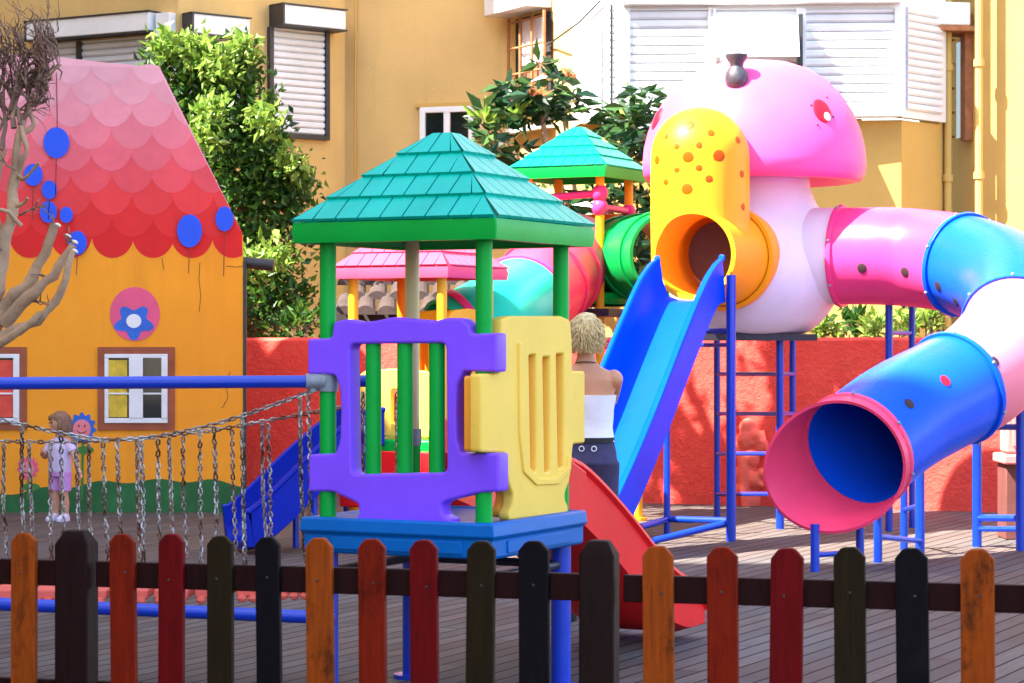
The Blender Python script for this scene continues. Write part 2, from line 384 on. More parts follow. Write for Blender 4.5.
# ------------------------------------------------------------------ apartment building behind the playground
bld = thing('apartment_building', 'ochre apartment building with white roller shutters behind the whole playground', 'building', (0, 30, 0))
TOPZ = 13.0
pl = [XY(-420, 34.5), XY(178, 29.0), XY(345, 30.6), XY(512, 29.9), XY(556, 28.9), XY(572, 28.7)]
LW = Plane(pl[0], pl[1]); RW = Plane(pl[1], pl[2]); MW = Plane(pl[2], pl[3]); GW = Plane(pl[3], pl[4]); PW = Plane(pl[4], pl[5])
b = B(); back = 44
outer = pl + [XY(572, 27.9), XY(590, 27.9)]
def wallstrip(b, A, C, z0, z1, t=.25):
    q = Plane(A, C); q.slab(b, 0, z0, q.len, z1, -t, 0)
for A, C in zip(pl[:-1], pl[1:]): wallstrip(b, A, C, 0, TOPZ)
b.build('wall', M['stucco'], bld)
# white enclosed balcony on ochre parapet
bay = [XY(572, 28.7), XY(583, 28.05), XY(604, 27.7), XY(622, 27.6), XY(902, 27.4), XY(946, 28.1)]
zb = H-(118-CY)*27.5/F
b = B()
bb = [XY(572, 28.75), XY(585, 28.15), XY(606, 27.8), XY(624, 27.7), XY(862, 27.55)]
for A, C in zip(bb[:-1], bb[1:]): wallstrip(b, A, C, 0, zb)
b.build('balcony_parapet', M['stucco2'], bld)
b = B(); wallstrip(b, XY(862, 27.55), XY(901, 27.5), 0, zb-.02); wallstrip(b, XY(901.4, 27.5), XY(940, 28.1), 0, zb-.02); b.build('parapet_corner', M['stucco2'], bld)
b = B(); wallstrip(b, XY(940, 28.12), XY(950, 28.5), 0, TOPZ); b.build('corner_pilaster', M['stucco3'], bld)
b = B()
for A, C in zip(bay[:-1], bay[1:]): wallstrip(b, A, C, zb+.003, TOPZ, .12)
b.build('balcony_enclosure', M['white'], bld)
def shutter(pln, x0, y0, x1, y1, name='roller_shutter', m='shutter', pitch=.085, off=.02, frame=None, fm='white', fw=.06):
    u0, z0, u1, z1 = pln.rect(x0, y0, x1, y1)
    b = B(); z = z0
    while z < z1-.01:
        zz = min(z+pitch*.93, z1)
        b.rings([[pln.pt(u0, z, off), pln.pt(u0, z+(zz-z)*.25, off+.022), pln.pt(u0, z+(zz-z)*.75, off+.022), pln.pt(u0, zz, off)],
                 [pln.pt(u1, z, off), pln.pt(u1, z+(zz-z)*.25, off+.022), pln.pt(u1, z+(zz-z)*.75, off+.022), pln.pt(u1, zz, off)]])
        z += pitch
    s = b.build(name, M[m], bld, sharp=25)
    if frame:
        b = B()
        pln.slab(b, u0-fw, z0-fw, u0-.002, z1, 0.003, .07); pln.slab(b, u1+.002, z0-fw, u1+fw, z1, .003, .07); pln.slab(b, u0, z0-fw, u1, z0-.002, .003, .07)
        b.build('shutter_frame', M[fm], s)
    return s, (u0, z0, u1, z1)
def boxhead(pln, x0, y0, x1, y1, parent, m='white', d=.22, name='shutter_box', fm='darkframe'):
    u0, z0, u1, z1 = pln.rect(x0, y0, x1, y1); b = B(); pln.slab(b, u0, z0, u1, z1, .004, d); o = b.build(name, M[m], parent, .01)
    b = B(); pln.slab(b, u0-.03, z0-.02, u0-.003, z1+.02, .004, d+.01); pln.slab(b, u0-.03, z1+.002, u1+.02, z1+.018, .004, d+.02); pln.slab(b, u0, z0-.02, u1+.02, z0-.002, .004, d+.01)
    b.build('box_trim', M[fm], o); return o
# left balconies
s, _ = shutter(LW, 44, 38, 78, 110, m='shutter_grey'); s, _ = shutter(LW, 84, 38, 162, 110, m='shutter_grey', frame=True, fm='darkframe', fw=.07)
boxhead(LW, 38, 19, 160, 37, s); b = B(); u0, z0, u1, z1 = LW.rect(163, 14, 176, 120); LW.slab(b, u0, z0, u1, z1, .004, .14); b.build('white_pier', M['white'], bld)
s, _ = shutter(RW, 186, 38, 240, 130, frame=True, fm='darkframe', fw=.05); boxhead(RW, 184, 18, 240, 37, s)
s, _ = shutter(RW, 271, 30, 323, 134, frame=True, fm='darkframe', fw=.06); boxhead(RW, 271, 10, 332, 29, s, d=.3)
# small window
u0, z0, u1, z1 = MW.rect(421, 107, 475, 152)
b = B(); fw = .07
MW.slab(b, u0, z0, u0+fw, z1, .003, .06); MW.slab(b, u1-fw, z0, u1, z1, .003, .06); MW.slab(b, u0+fw, z1-fw, u1-fw, z1, .003, .06); MW.slab(b, u0+fw, z0, u1-fw, z0+fw, .003, .06); MW.slab(b, (u0+u1)/2-.04, z0+fw, (u0+u1)/2+.04, z1-fw, .003, .055)
wn_ = b.build('window', M['white'], bld, .006); b = B(); MW.slab(b, u0+fw, z0+fw, u1-fw, z1-fw, .004, .02); b.build('window_pane', M['glass'], wn_)
b = B(); MW.slab(b, u0-.06, z1+.003, u1+.06, z1+.05, .003, .05); b.build('window_head', M['stucco2'], wn_)
b = B(); MW.slab(b, u0-.06, z0-.05, u1+.06, z0-.003, .003, .09); b.build('window_sill', M['stucco2'], wn_)
# grilled window with curtain
u0, z0, u1, z1 = GW.rect(517, 15, 553, 125)
b = B(); GW.slab(b, u0, z0, u1, z1, .004, .02); gw = b.build('window', M['interior'], bld)
b = B(); nn = 26
rr0 = [GW.pt(u0+(u1-u0)*(.25+.6*i/nn), z1-.05, .045+.018*math.sin(i*1.9)) for i in range(nn+1)]
for i in range(nn): b.face([rr0[i], rr0[i+1], rr0[i+1]-Vector((0, 0, .55)), rr0[i]-Vector((0, 0, .55))])
b.build('lace_curtain', M['whitecloth'], gw)
b = B()
for k in range(6): uu = u0+(u1-u0)*(.3+.1*k); GW.slab(b, uu, z0, uu+.09, z1-.6, .024, .04)
b.build('curtain', M['curtain'], gw)
b = B()
for k in range(4): uu = u0+(u1-u0)*k/3; b.tube(GW.pt(uu, z0-.05, .12), GW.pt(uu, z1, .12), .022, seg=6)
for k in range(5): zz = z0+(z1-z0)*k/4.2; b.tube(GW.pt(u0-.02, zz, .121), GW.pt(u1+.02, zz, .121), .016, seg=6)
b.build('grille', M['iron'], gw)
b = B(); u0, z0, u1, z1 = GW.rect(509, -20, 552, 13); GW.slab(b, u0, z0, u1, z1, .004, .35); b.build('shutter_box', M['shutter'], gw, .01)
b = B(); GW.slab(b, *[0, 0, 0, 0][:0], *(GW.rect(516, 126, 556, 131)), .004, .15); b.build('sill', M['white'], gw)
# white bay shutters
BF = Plane(bay[3], bay[4]); BL = Plane(bay[1], bay[2]); BL2 = Plane(bay[2], bay[3]); BR = Plane(bay[4], bay[5])
shutter(BL, 585, 22, 603, 124); shutter(BL2, 606, 4, 621, 122)
s, _ = shutter(BF, 630, 9, 708, 124, frame=True, pitch=.1); shutter(BF, 716, 9, 796, 124, frame=True, pitch=.1); shutter(BF, 806, 9, 894, 110, frame=True, pitch=.1); shutter(BR, 906, 9, 940, 112, pitch=.085)
b = B(); u0, z0, u1, z1 = BF.rect(622, -12, 900, 5); BF.slab(b, u0, z0, u1, z1, .005, .16)
hb = b.build('shutter_box', M['white'], bld, .008)
b = B()
for k in range(70): uu = u0+(u1-u0)*(k+.5)/70; BF.slab(b, uu-.012, z0+.03, uu+.012, z1, .162, .172)
b.build('fluted_trim', M['shutter'], hb)
# propped white flap
b = B(); u0, z0, u1, z1 = BF.rect(708, 18, 797, 62)
b.obox(BF.pt((u0+u1)/2, (z0+z1)/2, .33), BF.u*(u1-u0)/2, Vector((0, 0, (z1-z0)/2))-BF.n*.2, BF.n*.012); b.build('propped_flap', M['white'], bld)
b = B(); BF.slab(b, u1+.0, z0-.2, u1+.05, z1, .05, .3); b.build('flap_gap_shade', M['darkframe'], bld)  # solid dark slab standing in for the shaded gap
b = B(); BF.slab(b, *BF.rect(622, 112, 902, 118), .004, .1); b.build('ledge', M['white'], bld, .01)
b = B(); b.path([GW.pt(GW.len*.9, 5.2, .05), BL.pt(.0, 5.35, .05), BL.pt(BL.len, 5.55, .05), BL2.pt(BL2.len*.5, 5.5, .05), BL2.pt(BL2.len*.5, 4.3, .05)], .012, 6); b.build('cable', M['darkframe'], bld)
b = B(); b.path([MW.pt(.15, 0, .04), MW.pt(.15, 4.0, .04), MW.pt(.17, 9, .04)], .014, 6); b.build('cable', M['stucco2'], bld)
# right strip with grilled window, pipes, wall
YR = [XY(950, 28.9), XY(980, 28.0), XY(1500, 25.5)]
RS = Plane(YR[0], YR[1]); RF = Plane(YR[1], YR[2])
b = B(); wallstrip(b, YR[0], YR[1], 0, TOPZ); b.build('wall', M['stucco3'], bld)
b = B(); wallstrip(b, YR[1], YR[2], 0, TOPZ); b.build('wall', M['stucco2'], bld)
b = B()
for x, Y in ((948, 28.2), (979, 27.75)):
    c0 = XY(x, Y); b.tube(c0, c0+Vector((0, 0, TOPZ)), .045, seg=10)
    for k in range(9): b.tube(c0+Vector((0, 0, .9+1.3*k)), c0+Vector((0, 0, .98+1.3*k)), .062, seg=10)
b.build('drainpipe', M['stucco3'], bld)
u0, z0, u1, z1 = RS.rect(961, 42, 968, 138)
b = B(); RS.slab(b, u0, z0, u1, z1, .004, .06); g2 = b.build('window', M['glass'], bld)
b = B(); RS.slab(b, u1+.01, z0-.05, u1+.16, z1+.3, .004, .1); b.build('open_shutter', M['iron'], g2)
b = B()
for k in range(5): zz = z0+(z1-z0)*k/4.; b.tube(RS.pt(u0-.06, zz, .2), RS.pt(u1+.1, zz, .2), .014, seg=6)
b.tube(RS.pt(u0-.02, z0, .2), RS.pt(u0-.02, z1, .2), .014, seg=6); b.build('grille', M['iron'], g2)
# balcony roof / floors so the building reads solid
b = B(); b.box((-30, 31, TOPZ), (30, 45, TOPZ+.3)); b.build('roof', M['stucco'], bld)
ac = thing('air_conditioner', 'white air conditioner box high on the yellow wall strip at right', 'air conditioner', P(971, 20, 28.0))
b = B(); RS.slab(b, *RS.rect(959, 6, 979, 29), .1, .75); b.build('casing', M['white'], ac, .02)
b = B(); uu = RS.rect(959, 6, 979, 29); b.lathe((0, 0, 0), [(.16, 0), (.16, .012)], 20)
mm = RS.M(.755) @ Matrix.Translation(((uu[0]+uu[2])/2, (uu[1]+uu[3])/2, 0)); b.xform(mm); b.build('fan_grille', M['grey_metal'], ac)
b = B(); RS.slab(b, uu[0], uu[1]-.06, uu[2], uu[1]-.003, .004, .6); b.build('bracket', M['iron'], ac)

# unseen tall block added on the left so that its shade covers the foreground
sb = thing('added_shade_block', 'unseen tall ochre block added left of the playground to shade it', 'building', (-16, 0, 0))
b = B(); b.box((-22, -25, 0), (-11, 9.0, 25)); b.build('wall', M['stucco'], sb)
b = B(); b.box((-22, 9.01, 0), (-11.2, 19.8, 15.5)); b.build('lower_shade_wing', M['stucco2'], sb)
b = B(); b.box((-22, 19.81, 0), (-11.3, 24.3, 13.8)); b.build('middle_shade_wing', M['stucco2'], sb)
b = B(); b.box((-22, 24.31, 0), (-11, 38, 22)); b.build('rear_shade_wing', M['stucco'], sb)
b = B()
for j in range(6):
    for i in range(6): b.box((-11.001, -20+4.4*i, 1.5+3.2*j), (-10.93, -18.4+4.4*i, 3.2+3.2*j))
b.build('windows', M['shutter'], sb)

# ------------------------------------------------------------------ red wall
WL = XY(246, 25.75); WR = XY(1250, 21.9); RWL = Plane(WL, WR)
b = B(); nseg = 60
tops = [1.66+.012*noise.noise(Vector((i*.6, 3, 1))) for i in range(nseg+1)]
fr_ = [RWL.pt(RWL.len*i/nseg, 0, 0) for i in range(nseg+1)]
rings = []
for i, q in enumerate(fr_):
    z = tops[i]; rings.append([q, q+Vector((0, 0, z-.03)), q+Vector((0, 0, z))-RWL.n*.03, q+Vector((0, 0, z))-RWL.n*.22, q-RWL.n*.25+Vector((0, 0, z-.03)), q-RWL.n*.25])
b.rings(rings)
tag(b.build('garden_wall', M['redwall']), 'long coral red rendered wall running behind the play equipment', 'wall')
# wall relief ornament
u, z = RWL.uv(752, 470); oc = RWL.pt(u, 0, .0)
b = B()
for (x, y, r_, d) in ((748, 428, 9, .06), (748, 440, 11, .09), (757, 436, 7, .1), (762, 446, 8, .08), (741, 452, 7, .07), (752, 458, 9, .09), (746, 474, 11, .08), (756, 480, 9, .11), (744, 490, 9, .07), (752, 500, 10, .07), (762, 474, 6, .1), (739, 478, 6, .05)):
    u1, z1 = RWL.uv(x, y); b.ell(RWL.pt(u1, z1, .02), r_*.0099, d, r_*.0099*1.15, 12)
for (p0, p1, r0) in (((748, 445), (764, 440), .04), ((742, 470), (766, 486), .045), ((764, 430), (770, 452), .025), ((745, 455), (748, 510), .07)):
    a0 = RWL.uv(*p0); a1 = RWL.uv(*p1); b.tube(RWL.pt(*a0, .05), RWL.pt(*a1, .09), r0, r0*.55, 8)
me = remesh(b, .014, 3); tag(link_mesh('wall_ornament', me, M['coral'], None, sharp=60), 'coral painted scrolled plaster ornament fixed low on the red wall', 'ornament')
# right hand pier with meter box
pier = thing('meter_pier', 'brown pier carrying a pink box at the right edge', 'pier', XY(1022, 19.6))
b = B(); b.box(XY(1006, 19.6)+Vector((0, 0, 0)), XY(1046, 19.6)+Vector((0, .35, .62))); b.build('pillar', M['pierdark'], pier, .01)
b = B(); b.box(XY(1003, 19.55)+Vector((0, -.05, .62)), XY(1050, 19.6)+Vector((0, .38, .70))); b.build('ledge', M['pinkbox'], pier, .015)
b = B(); b.box(XY(1007, 19.6)+Vector((0, 0, .705)), XY(1046, 19.6)+Vector((0, .3, 1.22))); bx_ = b.build('box', M['pinkbox'], pier, .02)
b = B(); b.box(XY(1012, 19.6)+Vector((0, -.025, .76)), XY(1042, 19.6)+Vector((0, -.003, 1.16))); b.build('box_door', M['pinkbox'], bx_, .012)

# tiled lean-to behind the wall
til = thing('tiled_roof', 'shade-darkened barrel tile roof of low shed under the pink roofed tower', 'roof', XY(420, 27.2))
b = B(); a0 = XY(335, 27.0); a1 = XY(505, 26.8)
b.obox((a0+a1)/2+Vector((0, .5, .98)), (a1-a0)/2, (0, .45, 0), (0, 0, .98)); b.build('shed_wall', M['interior'], til)
for rr in range(3):
    b = B(); nt_ = 8
    for k in range(nt_):
        c0 = a0.lerp(a1, (k+.5+(.5 if rr % 2 else 0))/nt_)+Vector((0, -.25+rr*.26, 1.92+rr*.17))
        pts = []
        ring0, ring1 = [], []
        for j in range(9):
            t = math.pi*j/8; ring0.append(c0+Vector((-.115*math.cos(t), 0, .10*math.sin(t)))); ring1.append(c0+Vector((-.09*math.cos(t), .34, .08*math.sin(t)+.17)))
        for j in range(8): b.face([ring0[j], ring0[j+1], ring1[j+1], ring1[j]])
        b.face(ring0)
    b.build('tile_row', M['tiles'], til)

# ------------------------------------------------------------------ painted play house
YH = 22.7
house = thing('painted_house', 'orange play house painted with pink scalloped roof and blue balloons', 'house', XY(60, YH))
HP = Plane((XY(-200, YH).x, YH), (XY(300, YH).x, YH))
def hz(y): return H-(y-CY)*YH/F
def hx(x): return (x-CX)*YH/F
b = B(); xr = hx(243); xl_ = hx(-150)
kx = (YH+2.0)/YH*1.008
b.rings([[Vector((xl_, YH, 0)), Vector((xr, YH, 0)), Vector((xr, YH, hz(235))), Vector((xl_, YH, hz(235)))], [Vector((xl_, YH+2, 0)), Vector((xr*kx, YH+2, 0)), Vector((xr*kx, YH+2, hz(235))), Vector((xl_, YH+2, hz(235)))]]); b.build('wall', M['wallpaint'], house)
top = [(hx(-150), hz(234.5)), (hx(242), hz(234.5)), (hx(240), hz(228)), (hx(200), hz(148)), (hx(159), hz(66)), (hx(150), hz(64)), (hx(138), hz(65.5)), (hx(122), hz(64)), (hx(100), hz(62)), (hx(84), hz(60)), (hx(60), hz(57)), (hx(35), hz(55)), (hx(-10), hz(53)), (hx(-80), hz(60)), (hx(-140), hz(190))]
b = B(); b.rings([[Vector((x, YH, z)) for x, z in top], [Vector((x*kx if x > hx(155) else x-.1, YH+2.0, min(z, hz(62)))) for x, z in top]]); roof = b.build('roof', M['housepink'], house)
# scallops
def clip(poly, a, c):
    out = []
    f = lambda q: (c[0]-a[0])*(q[1]-a[1])-(c[1]-a[1])*(q[0]-a[0])
    for i, q in enumerate(poly):
        r_ = poly[i-1]; fq, fr2 = f(q), f(r_)
        if (fq >= 0) != (fr2 >= 0):
            t = fr2/(fr2-fq); out.append((r_[0]+(q[0]-r_[0])*t, r_[1]+(q[1]-r_[1])*t))
        if fq >= 0: out.append(q)
    return out
lim = [(hx(-150), hz(268)), (hx(242.6), hz(268)), (hx(242), hz(232)), (hx(158), hz(68)), (hx(-80), hz(62)), (hx(-148), hz(190))]
bm = bmesh.new(); lay = bm.loops.layers.float_color.new('Col')
rows = [(258, (.80, .012, .012)), (237, (.84, .025, .025)), (215, (.86, .05, .055)), (193, (.87, .09, .115)), (171, (.88, .15, .195)), (149, (.89, .22, .28)), (127, (.90, .32, .385)), (105, (.90, .39, .46)), (84, (.90, .44, .52))]  # painted red to pink gradient, upper rows also lightened for sunlight
for k, (yb, colr) in enumerate(rows):
    off = .003+.0022*k
    cx0 = 112-40.5*7 + (20 if k % 2 else 0)
    for j in range(14):
        x = cx0+40.5*j+random.uniform(-1, 1); rx, ry = 21.2, 24
        poly = [(hx(x+rx*math.cos(t)), hz(yb-ry+ry*math.sin(t)+random.uniform(-.25, .25))) for t in [-math.pi*i/14 for i in range(0, -15, -1)]]
        poly = [(hx(x+rx*math.cos(math.pi*i/16)), hz(yb-ry+ry*math.sin(math.pi*i/16))) for i in range(17)] + [(hx(x-rx), hz(yb-ry-20)), (hx(x+rx), hz(yb-ry-20))]
        poly = poly[::-1]
        for i in range(len(lim)):
            if len(poly) > 2: poly = clip(poly, lim[i], lim[(i+1) % len(lim)])
        if len(poly) < 3: continue
        jit = random.uniform(.93, 1.06)
        offj = off+.0008*(j % 2)
        f = bm.faces.new([bm.verts.new((px_, YH-offj, pz)) for px_, pz in poly])
        for lp in f.loops: lp[lay] = (*[min(1, c_*jit) for c_ in colr], 1)
me = bpy.data.meshes.new('s'); bmesh.ops.recalc_face_normals(bm, faces=bm.faces); bm.to_mesh(me); bm.free(); link_mesh('roof_scallops', me, M['scales'], roof, sharp=None)
PF = Plane((0, YH), (1, YH))
def pdisc(x, y, rx, ry, off, seg=28, fn=None):
    return [Vector((hx(x+rx*(fn(t) if fn else 1)*math.cos(t)), YH-off, hz(y+ry*(fn(t) if fn else 1)*math.sin(t)))) for t in [2*math.pi*i/seg for i in range(seg)]]
def pline(b, x0, y0, x1, y1, off, w_=.006):
    a, c = Vector((hx(x0), YH-off, hz(y0))), Vector((hx(x1), YH-off, hz(y1))); b.obox((a+c)/2, (c-a)/2, (w_, 0, 0) if abs(c.z-a.z) > abs(c.x-a.x) else (0, 0, w_), (0, .001, 0))
for (x, y, rx, ry, l2) in ((57, 143, 13, 15.5, 40), (34, 175, 9.5, 11, 34), (50, 190, 7.5, 9.5, 20), (49, 212, 8.5, 11, 30), (67, 215, 6.5, 8, 18), (78, 243, 9.5, 12, 20), (190, 231, 12.5, 16.5, 26), (225, 219, 9, 12.5, 45)):
    b = B(); b.face(pdisc(x, y, rx, ry, .034)); bo = b.build('balloon', M['balloon'], house)
    b = B(); pline(b, x, y+ry, x-1, y+ry+l2, .033, .004)
    b.build('balloon_string', M['string'], bo)
    if x == 57: b = B(); pline(b, x+1, y-15, x, y-70, .033, .004); b.build('balloon_string', M['string'], bo)
# pink painted disc with plain petals
b = B(); b.face(pdisc(135, 314, 25, 27, .006)); dc = b.build('painted_disc', M['disc'], house)
b = B(); b.face(pdisc(134, 322, 17, 15, .009, 60, lambda t: 1+.22*math.sin(5*t))); b.build('disc_flower', M['petal'], dc)
b = B(); b.face(pdisc(134, 321, 7.5, 7, .012)); b.build('flower_heart', M['white'], dc)
# flowers with smiling faces
for (x, y, r_, pm, sm) in ((82, 428, 13, 'petal', 'smile'), (28, 468, 10, 'disc', 'smile')):
    b = B(); b.face(pdisc(x, y, r_, r_*1.1, .006, 72, lambda t: 1+.12*math.sin(11*t))); fo = b.build('painted_flower', M[pm], house)
    b = B(); b.face(pdisc(x, y+1, r_*.68, r_*.74, .009)); b.build('flower_face', M[sm], fo)
    b = B()
    for dx in (-3, 3): b.face(pdisc(x+dx, y-2, 1.0, 1.4, .012, 10))
    for i in range(8):
        t0, t1 = math.pi*(.12+.095*i), math.pi*(.12+.095*(i+1)); pline(b, x+5*math.cos(t0), y+1+4*math.sin(t0), x+5*math.cos(t1), y+1+4*math.sin(t1), .012, .005)
    b.build('flower_smile', M['string'], fo)
    b = B(); pline(b, x+1, y+r_, x, 500, .0065, .012); b.face(pdisc(x+3, y+r_+9, 9, 4, .0075)); b.build('flower_stem', M['leafpaint'], fo)
# painted grass along the foot
b = B(); pts = []
for i in range(80):
    x = -150+392*i/79; pts.append((x, 488+7*math.sin(x*.018+2.2)+2*math.sin(x*.11)-(x > 150)*5*min(1, (x-150)/60)))
b.face([Vector((hx(x), YH-.004, hz(y))) for x, y in pts]+[Vector((hx(242), YH-.004, .002)), Vector((hx(-150), YH-.004, .002))]); b.build('painted_grass', M['grasspaint'], house)
for cr in (((200, 262), (199, 280), (201, 296), (199, 312)), ((243, 266), (236, 267), (226, 266)), ((162, 258), (164, 270)), ((230, 372), (226, 384), (228, 398), (222, 408))):
    b = B(); b.path([Vector((hx(x), YH-.003, hz(y))) for x, y in cr], .0028, 4); b.build('paint_crack', M['string'], house)
# windows
for (x0, y0, x1, y1, kind) in ((98, 347, 175, 430, 'a'), (-54, 347, 27, 430, 'b')):
    b = B(); q = 7.0
    for (a_, c_, d_, e_) in ((x0, y0, x1, y0+q), (x0, y1-q, x1, y1), (x0, y0+q, x0+q, y1-q), (x1-q, y0+q, x1, y1-q)):
        b.box((hx(a_), YH-.02, hz(e_)), (hx(d_ if False else max(a_, d_)) if False else hx(d_), YH-.002, hz(c_)))
    fo = b.build('window', M['brownframe'], house)
    ix0, iy0, ix1, iy1 = x0+q, y0+q, x1-q, y1-q
    b = B()
    b.box((hx(ix0), YH-.035, hz(iy1)), (hx(ix1), YH-.0215, hz(iy1-5))); b.box((hx(ix0), YH-.035, hz(iy0+4)), (hx(ix1), YH-.0215, hz(iy0)))
    b.box((hx(ix0), YH-.035, hz(iy1-5.05)), (hx(ix0+4), YH-.0215, hz(iy0+4.05))); b.box((hx(ix1-6), YH-.045, hz(iy1-5.05)), (hx(ix1), YH-.0215, hz(iy0+4.05)))
    mid = (ix0+ix1)/2
    b.box((hx(mid-7), YH-.04, hz(iy1-5.05)), (hx(mid+7), YH-.0215, hz(iy0+4.05)))
    b.box((hx(ix0+4.05), YH-.03, hz((iy0+iy1)/2+6)), (hx(mid-7.05), YH-.0215, hz((iy0+iy1)/2+4.2)))
    b.box((hx(mid+7.05), YH-.03, hz((iy0+iy1)/2+6)), (hx(ix1-6.05), YH-.0215, hz((iy0+iy1)/2+4.2)))
    b.build('window_frame', M['white'], fo, .004)
    b = B(); b.box((hx(ix0+1), YH-.012, hz(iy1-1)), (hx(ix1-1), YH-.0045, hz(iy0+1))); b.build('window_pane', M['glass'], fo)
    b = B(); b.box((hx(ix0+4), YH-.02, hz(iy1-6)), (hx(mid-9 if kind == 'a' else ix1-6), YH-.013, hz(iy0+6))); b.build('curtain', M['yellowcloth' if kind == 'a' else 'redcloth'], fo)
b = B(); b.tube((xr, YH+.1, hz(262)), (xr+.28, YH+.1, hz(262)-.03), .055, seg=12); tag_ = b.build('downspout', M['darkframe'], house)
b = B(); b.box((xr+.002, YH-.01, 0), (xr+.03, YH+.05, hz(262))); b.build('side_strip', M['darkframe'], house)

# ------------------------------------------------------------------ towers
TH = math.atan(.4952); AV = Vector((-math.cos(TH), math.sin(TH), 0)); BV = Vector((math.sin(TH), math.cos(TH), 0))
def shingle_roof(C, r, ze, fh, ztop, mt, mf, parent, A_=AV, B_=BV, tiers=4, n0=9):
    C = Vector((C[0], C[1], 0)); Z = Vector((0, 0, 1)); rt = .045
    b = B()
    sq = lambda h, z, ch=.0: [C+A_*(sx*h)+B_*(sy*h)+Z*z for sx, sy in ((1, 1), (-1, 1), (-1, -1), (1, -1))]
    hgt = lambda f: r*(1-f)+rt*f
    zz = lambda f: ze+fh+(ztop-ze-fh)*f
    b.rings([sq(r, ze), sq(r+.008, ze+fh*.55), sq(r+.002, ze+fh-.004)], False, False)
    b.rings([sq(r-.05, ze+.012), sq(r-.05, ze), sq(r, ze)], False, False)
    b.rings([sq(.10, ztop-.12), sq(r-.05, ze+.012)], False, False); b.face(sq(.10, ztop-.12))
    fas = b.build('eaves', mf, parent, .006, recalc=False)
    b = B()
    for k in range(tiers):
        f0, f1 = k/tiers, (k+1)/tiers
        h0, h1 = hgt(f0)-.003, hgt(f1)-.003; z0, z1 = zz(f0)-.003, zz(f1)-.003
        b.rings([sq(h0, z0), sq(h1, z1)], False, False)
    b.face(sq(rt, ztop))
    for k in range(tiers):
        f0, f1 = k/tiers, (k+1)/tiers
        for (N_, T_) in ((B_, A_), (-B_, A_), (A_, B_), (-A_, B_)):
            h0, h1 = hgt(f0)+.004, hgt(f1); z0, z1 = zz(f0), zz(f1)
            wd = 2*r/n0
            nrm = (N_*(z1-z0)+Z*(h0-h1)).normalized()
            e0 = -math.ceil(h0/wd)
            for i in range(2*int(math.ceil(h0/wd))+1):
                x0 = (e0+i-.5+(.5 if k % 2 else 0))*wd+.004; x1 = x0+wd-.008
                a0, a1 = max(x0, -h0), min(x1, h0)
                if a1-a0 < .004: continue
                c0, c1 = max(min(x0, h1), -h1), max(min(x1, h1), -h1)
                def pt(x, h, z, o): return C+N_*h+T_*x+Z*z+nrm*o
                t0, t1 = .016, .005
                lo = [pt(a0, h0, z0, 0), pt(a1, h0, z0, 0)]; up = [pt(a0, h0, z0, t0), pt(a1, h0, z0, t0), pt(c1, h1, z1, t1), pt(c0, h1, z1, t1)]
                if (c1-c0) < .002: up = up[:3]
                b.face(up); b.face([lo[0], lo[1], up[1], up[0]])
                if len(up) == 4:
                    b.face([lo[0], up[0], up[3], pt(c0, h1, z1, 0)]); b.face([lo[1], pt(c1, h1, z1, 0), up[2], up[1]])
    return b.build('roof', mt, parent)

# --- front tower (green roof, purple and yellow panels)
YN = 10.5; s_ = .7917
N1 = XY(484, YN); L1 = N1+AV*s_; R1 = N1+BV*s_; F1 = N1+AV*s_+BV*s_; C1 = (N1+F1)/2
t1 = thing('play_tower', 'green roofed play tower with purple and pale yellow panels at front', 'play tower', C1, 'play towers with tiled roofs')
PZ = .831; EZ = 2.062
shingle_roof(C1, .51, EZ, .095, 2.572, M['teal'], M['green'], t1)
for q, mm in ((N1, 'green'), (L1, 'green'), (R1, 'green')):
    b = B(); b.tube(q+Vector((0, 0, PZ-.002)), q+Vector((0, 0, EZ+.05)), .0375, seg=20); b.build('post', M[mm], t1)
b = B(); b.tube(F1+Vector((0, 0, 1.18)), F1+Vector((0, 0, EZ+.05)), .035, seg=18); b.build('post', M['cream_post'], t1, label='cream upper post at the back')
b = B(); b.tube(F1+Vector((0, 0, PZ)), F1+Vector((0, 0, 1.13)), .04, seg=18); b.build('post', M['green'], t1, label='short green sleeve on the back post')
b = B(); b.tube(F1+Vector((0, 0, 1.12)), F1+Vector((0, 0, 1.2)), .045, seg=18); b.build('post_collar', M['grey_metal'], t1)
for q in (N1, L1, R1, F1):
    b = B(); b.tube(q+Vector((0, 0, .0)), q+Vector((0, 0, PZ-.15)), .047, seg=18); b.tube(q, q+Vector((0, 0, .02)), .09, seg=18); b.build('leg', M['post'], t1)
hp = .485
sq = lambda h, z: [C1+AV*(sx*h)+BV*(sy*h)+Vector((0, 0, z)) for sx, sy in ((1, 1), (-1, 1), (-1, -1), (1, -1))]
b = B(); b.rings([sq(hp-.02, PZ-.16), sq(hp-.01, PZ-.15), sq(hp-.01, PZ-.075), sq(hp+.006, PZ-.06), sq(hp, PZ-.006), sq(hp-.012, PZ), sq(hp-.05, PZ), sq(hp-.055, PZ-.008)], True, True)
plat = b.build('platform', M['azure'], t1, .006)
for (T_, N_) in ((AV, -BV), (BV, -AV)):
    b = B(); c0 = C1+N_*(hp-.008)+Vector((0, 0, PZ-.112)); b.obox(c0, T_*.33, (0, 0, .028), N_*.006); b.build('platform_rib', M['azure'], plat, .004)
b = B()
for q0, q1 in ((L1, F1), (N1, L1), (R1, F1), (N1, R1)): b.tube(q0+Vector((0, 0, .58)), q1+Vector((0, 0, .58)), .02, seg=8)
b.build('leg_brace', M['darkpost'], t1)
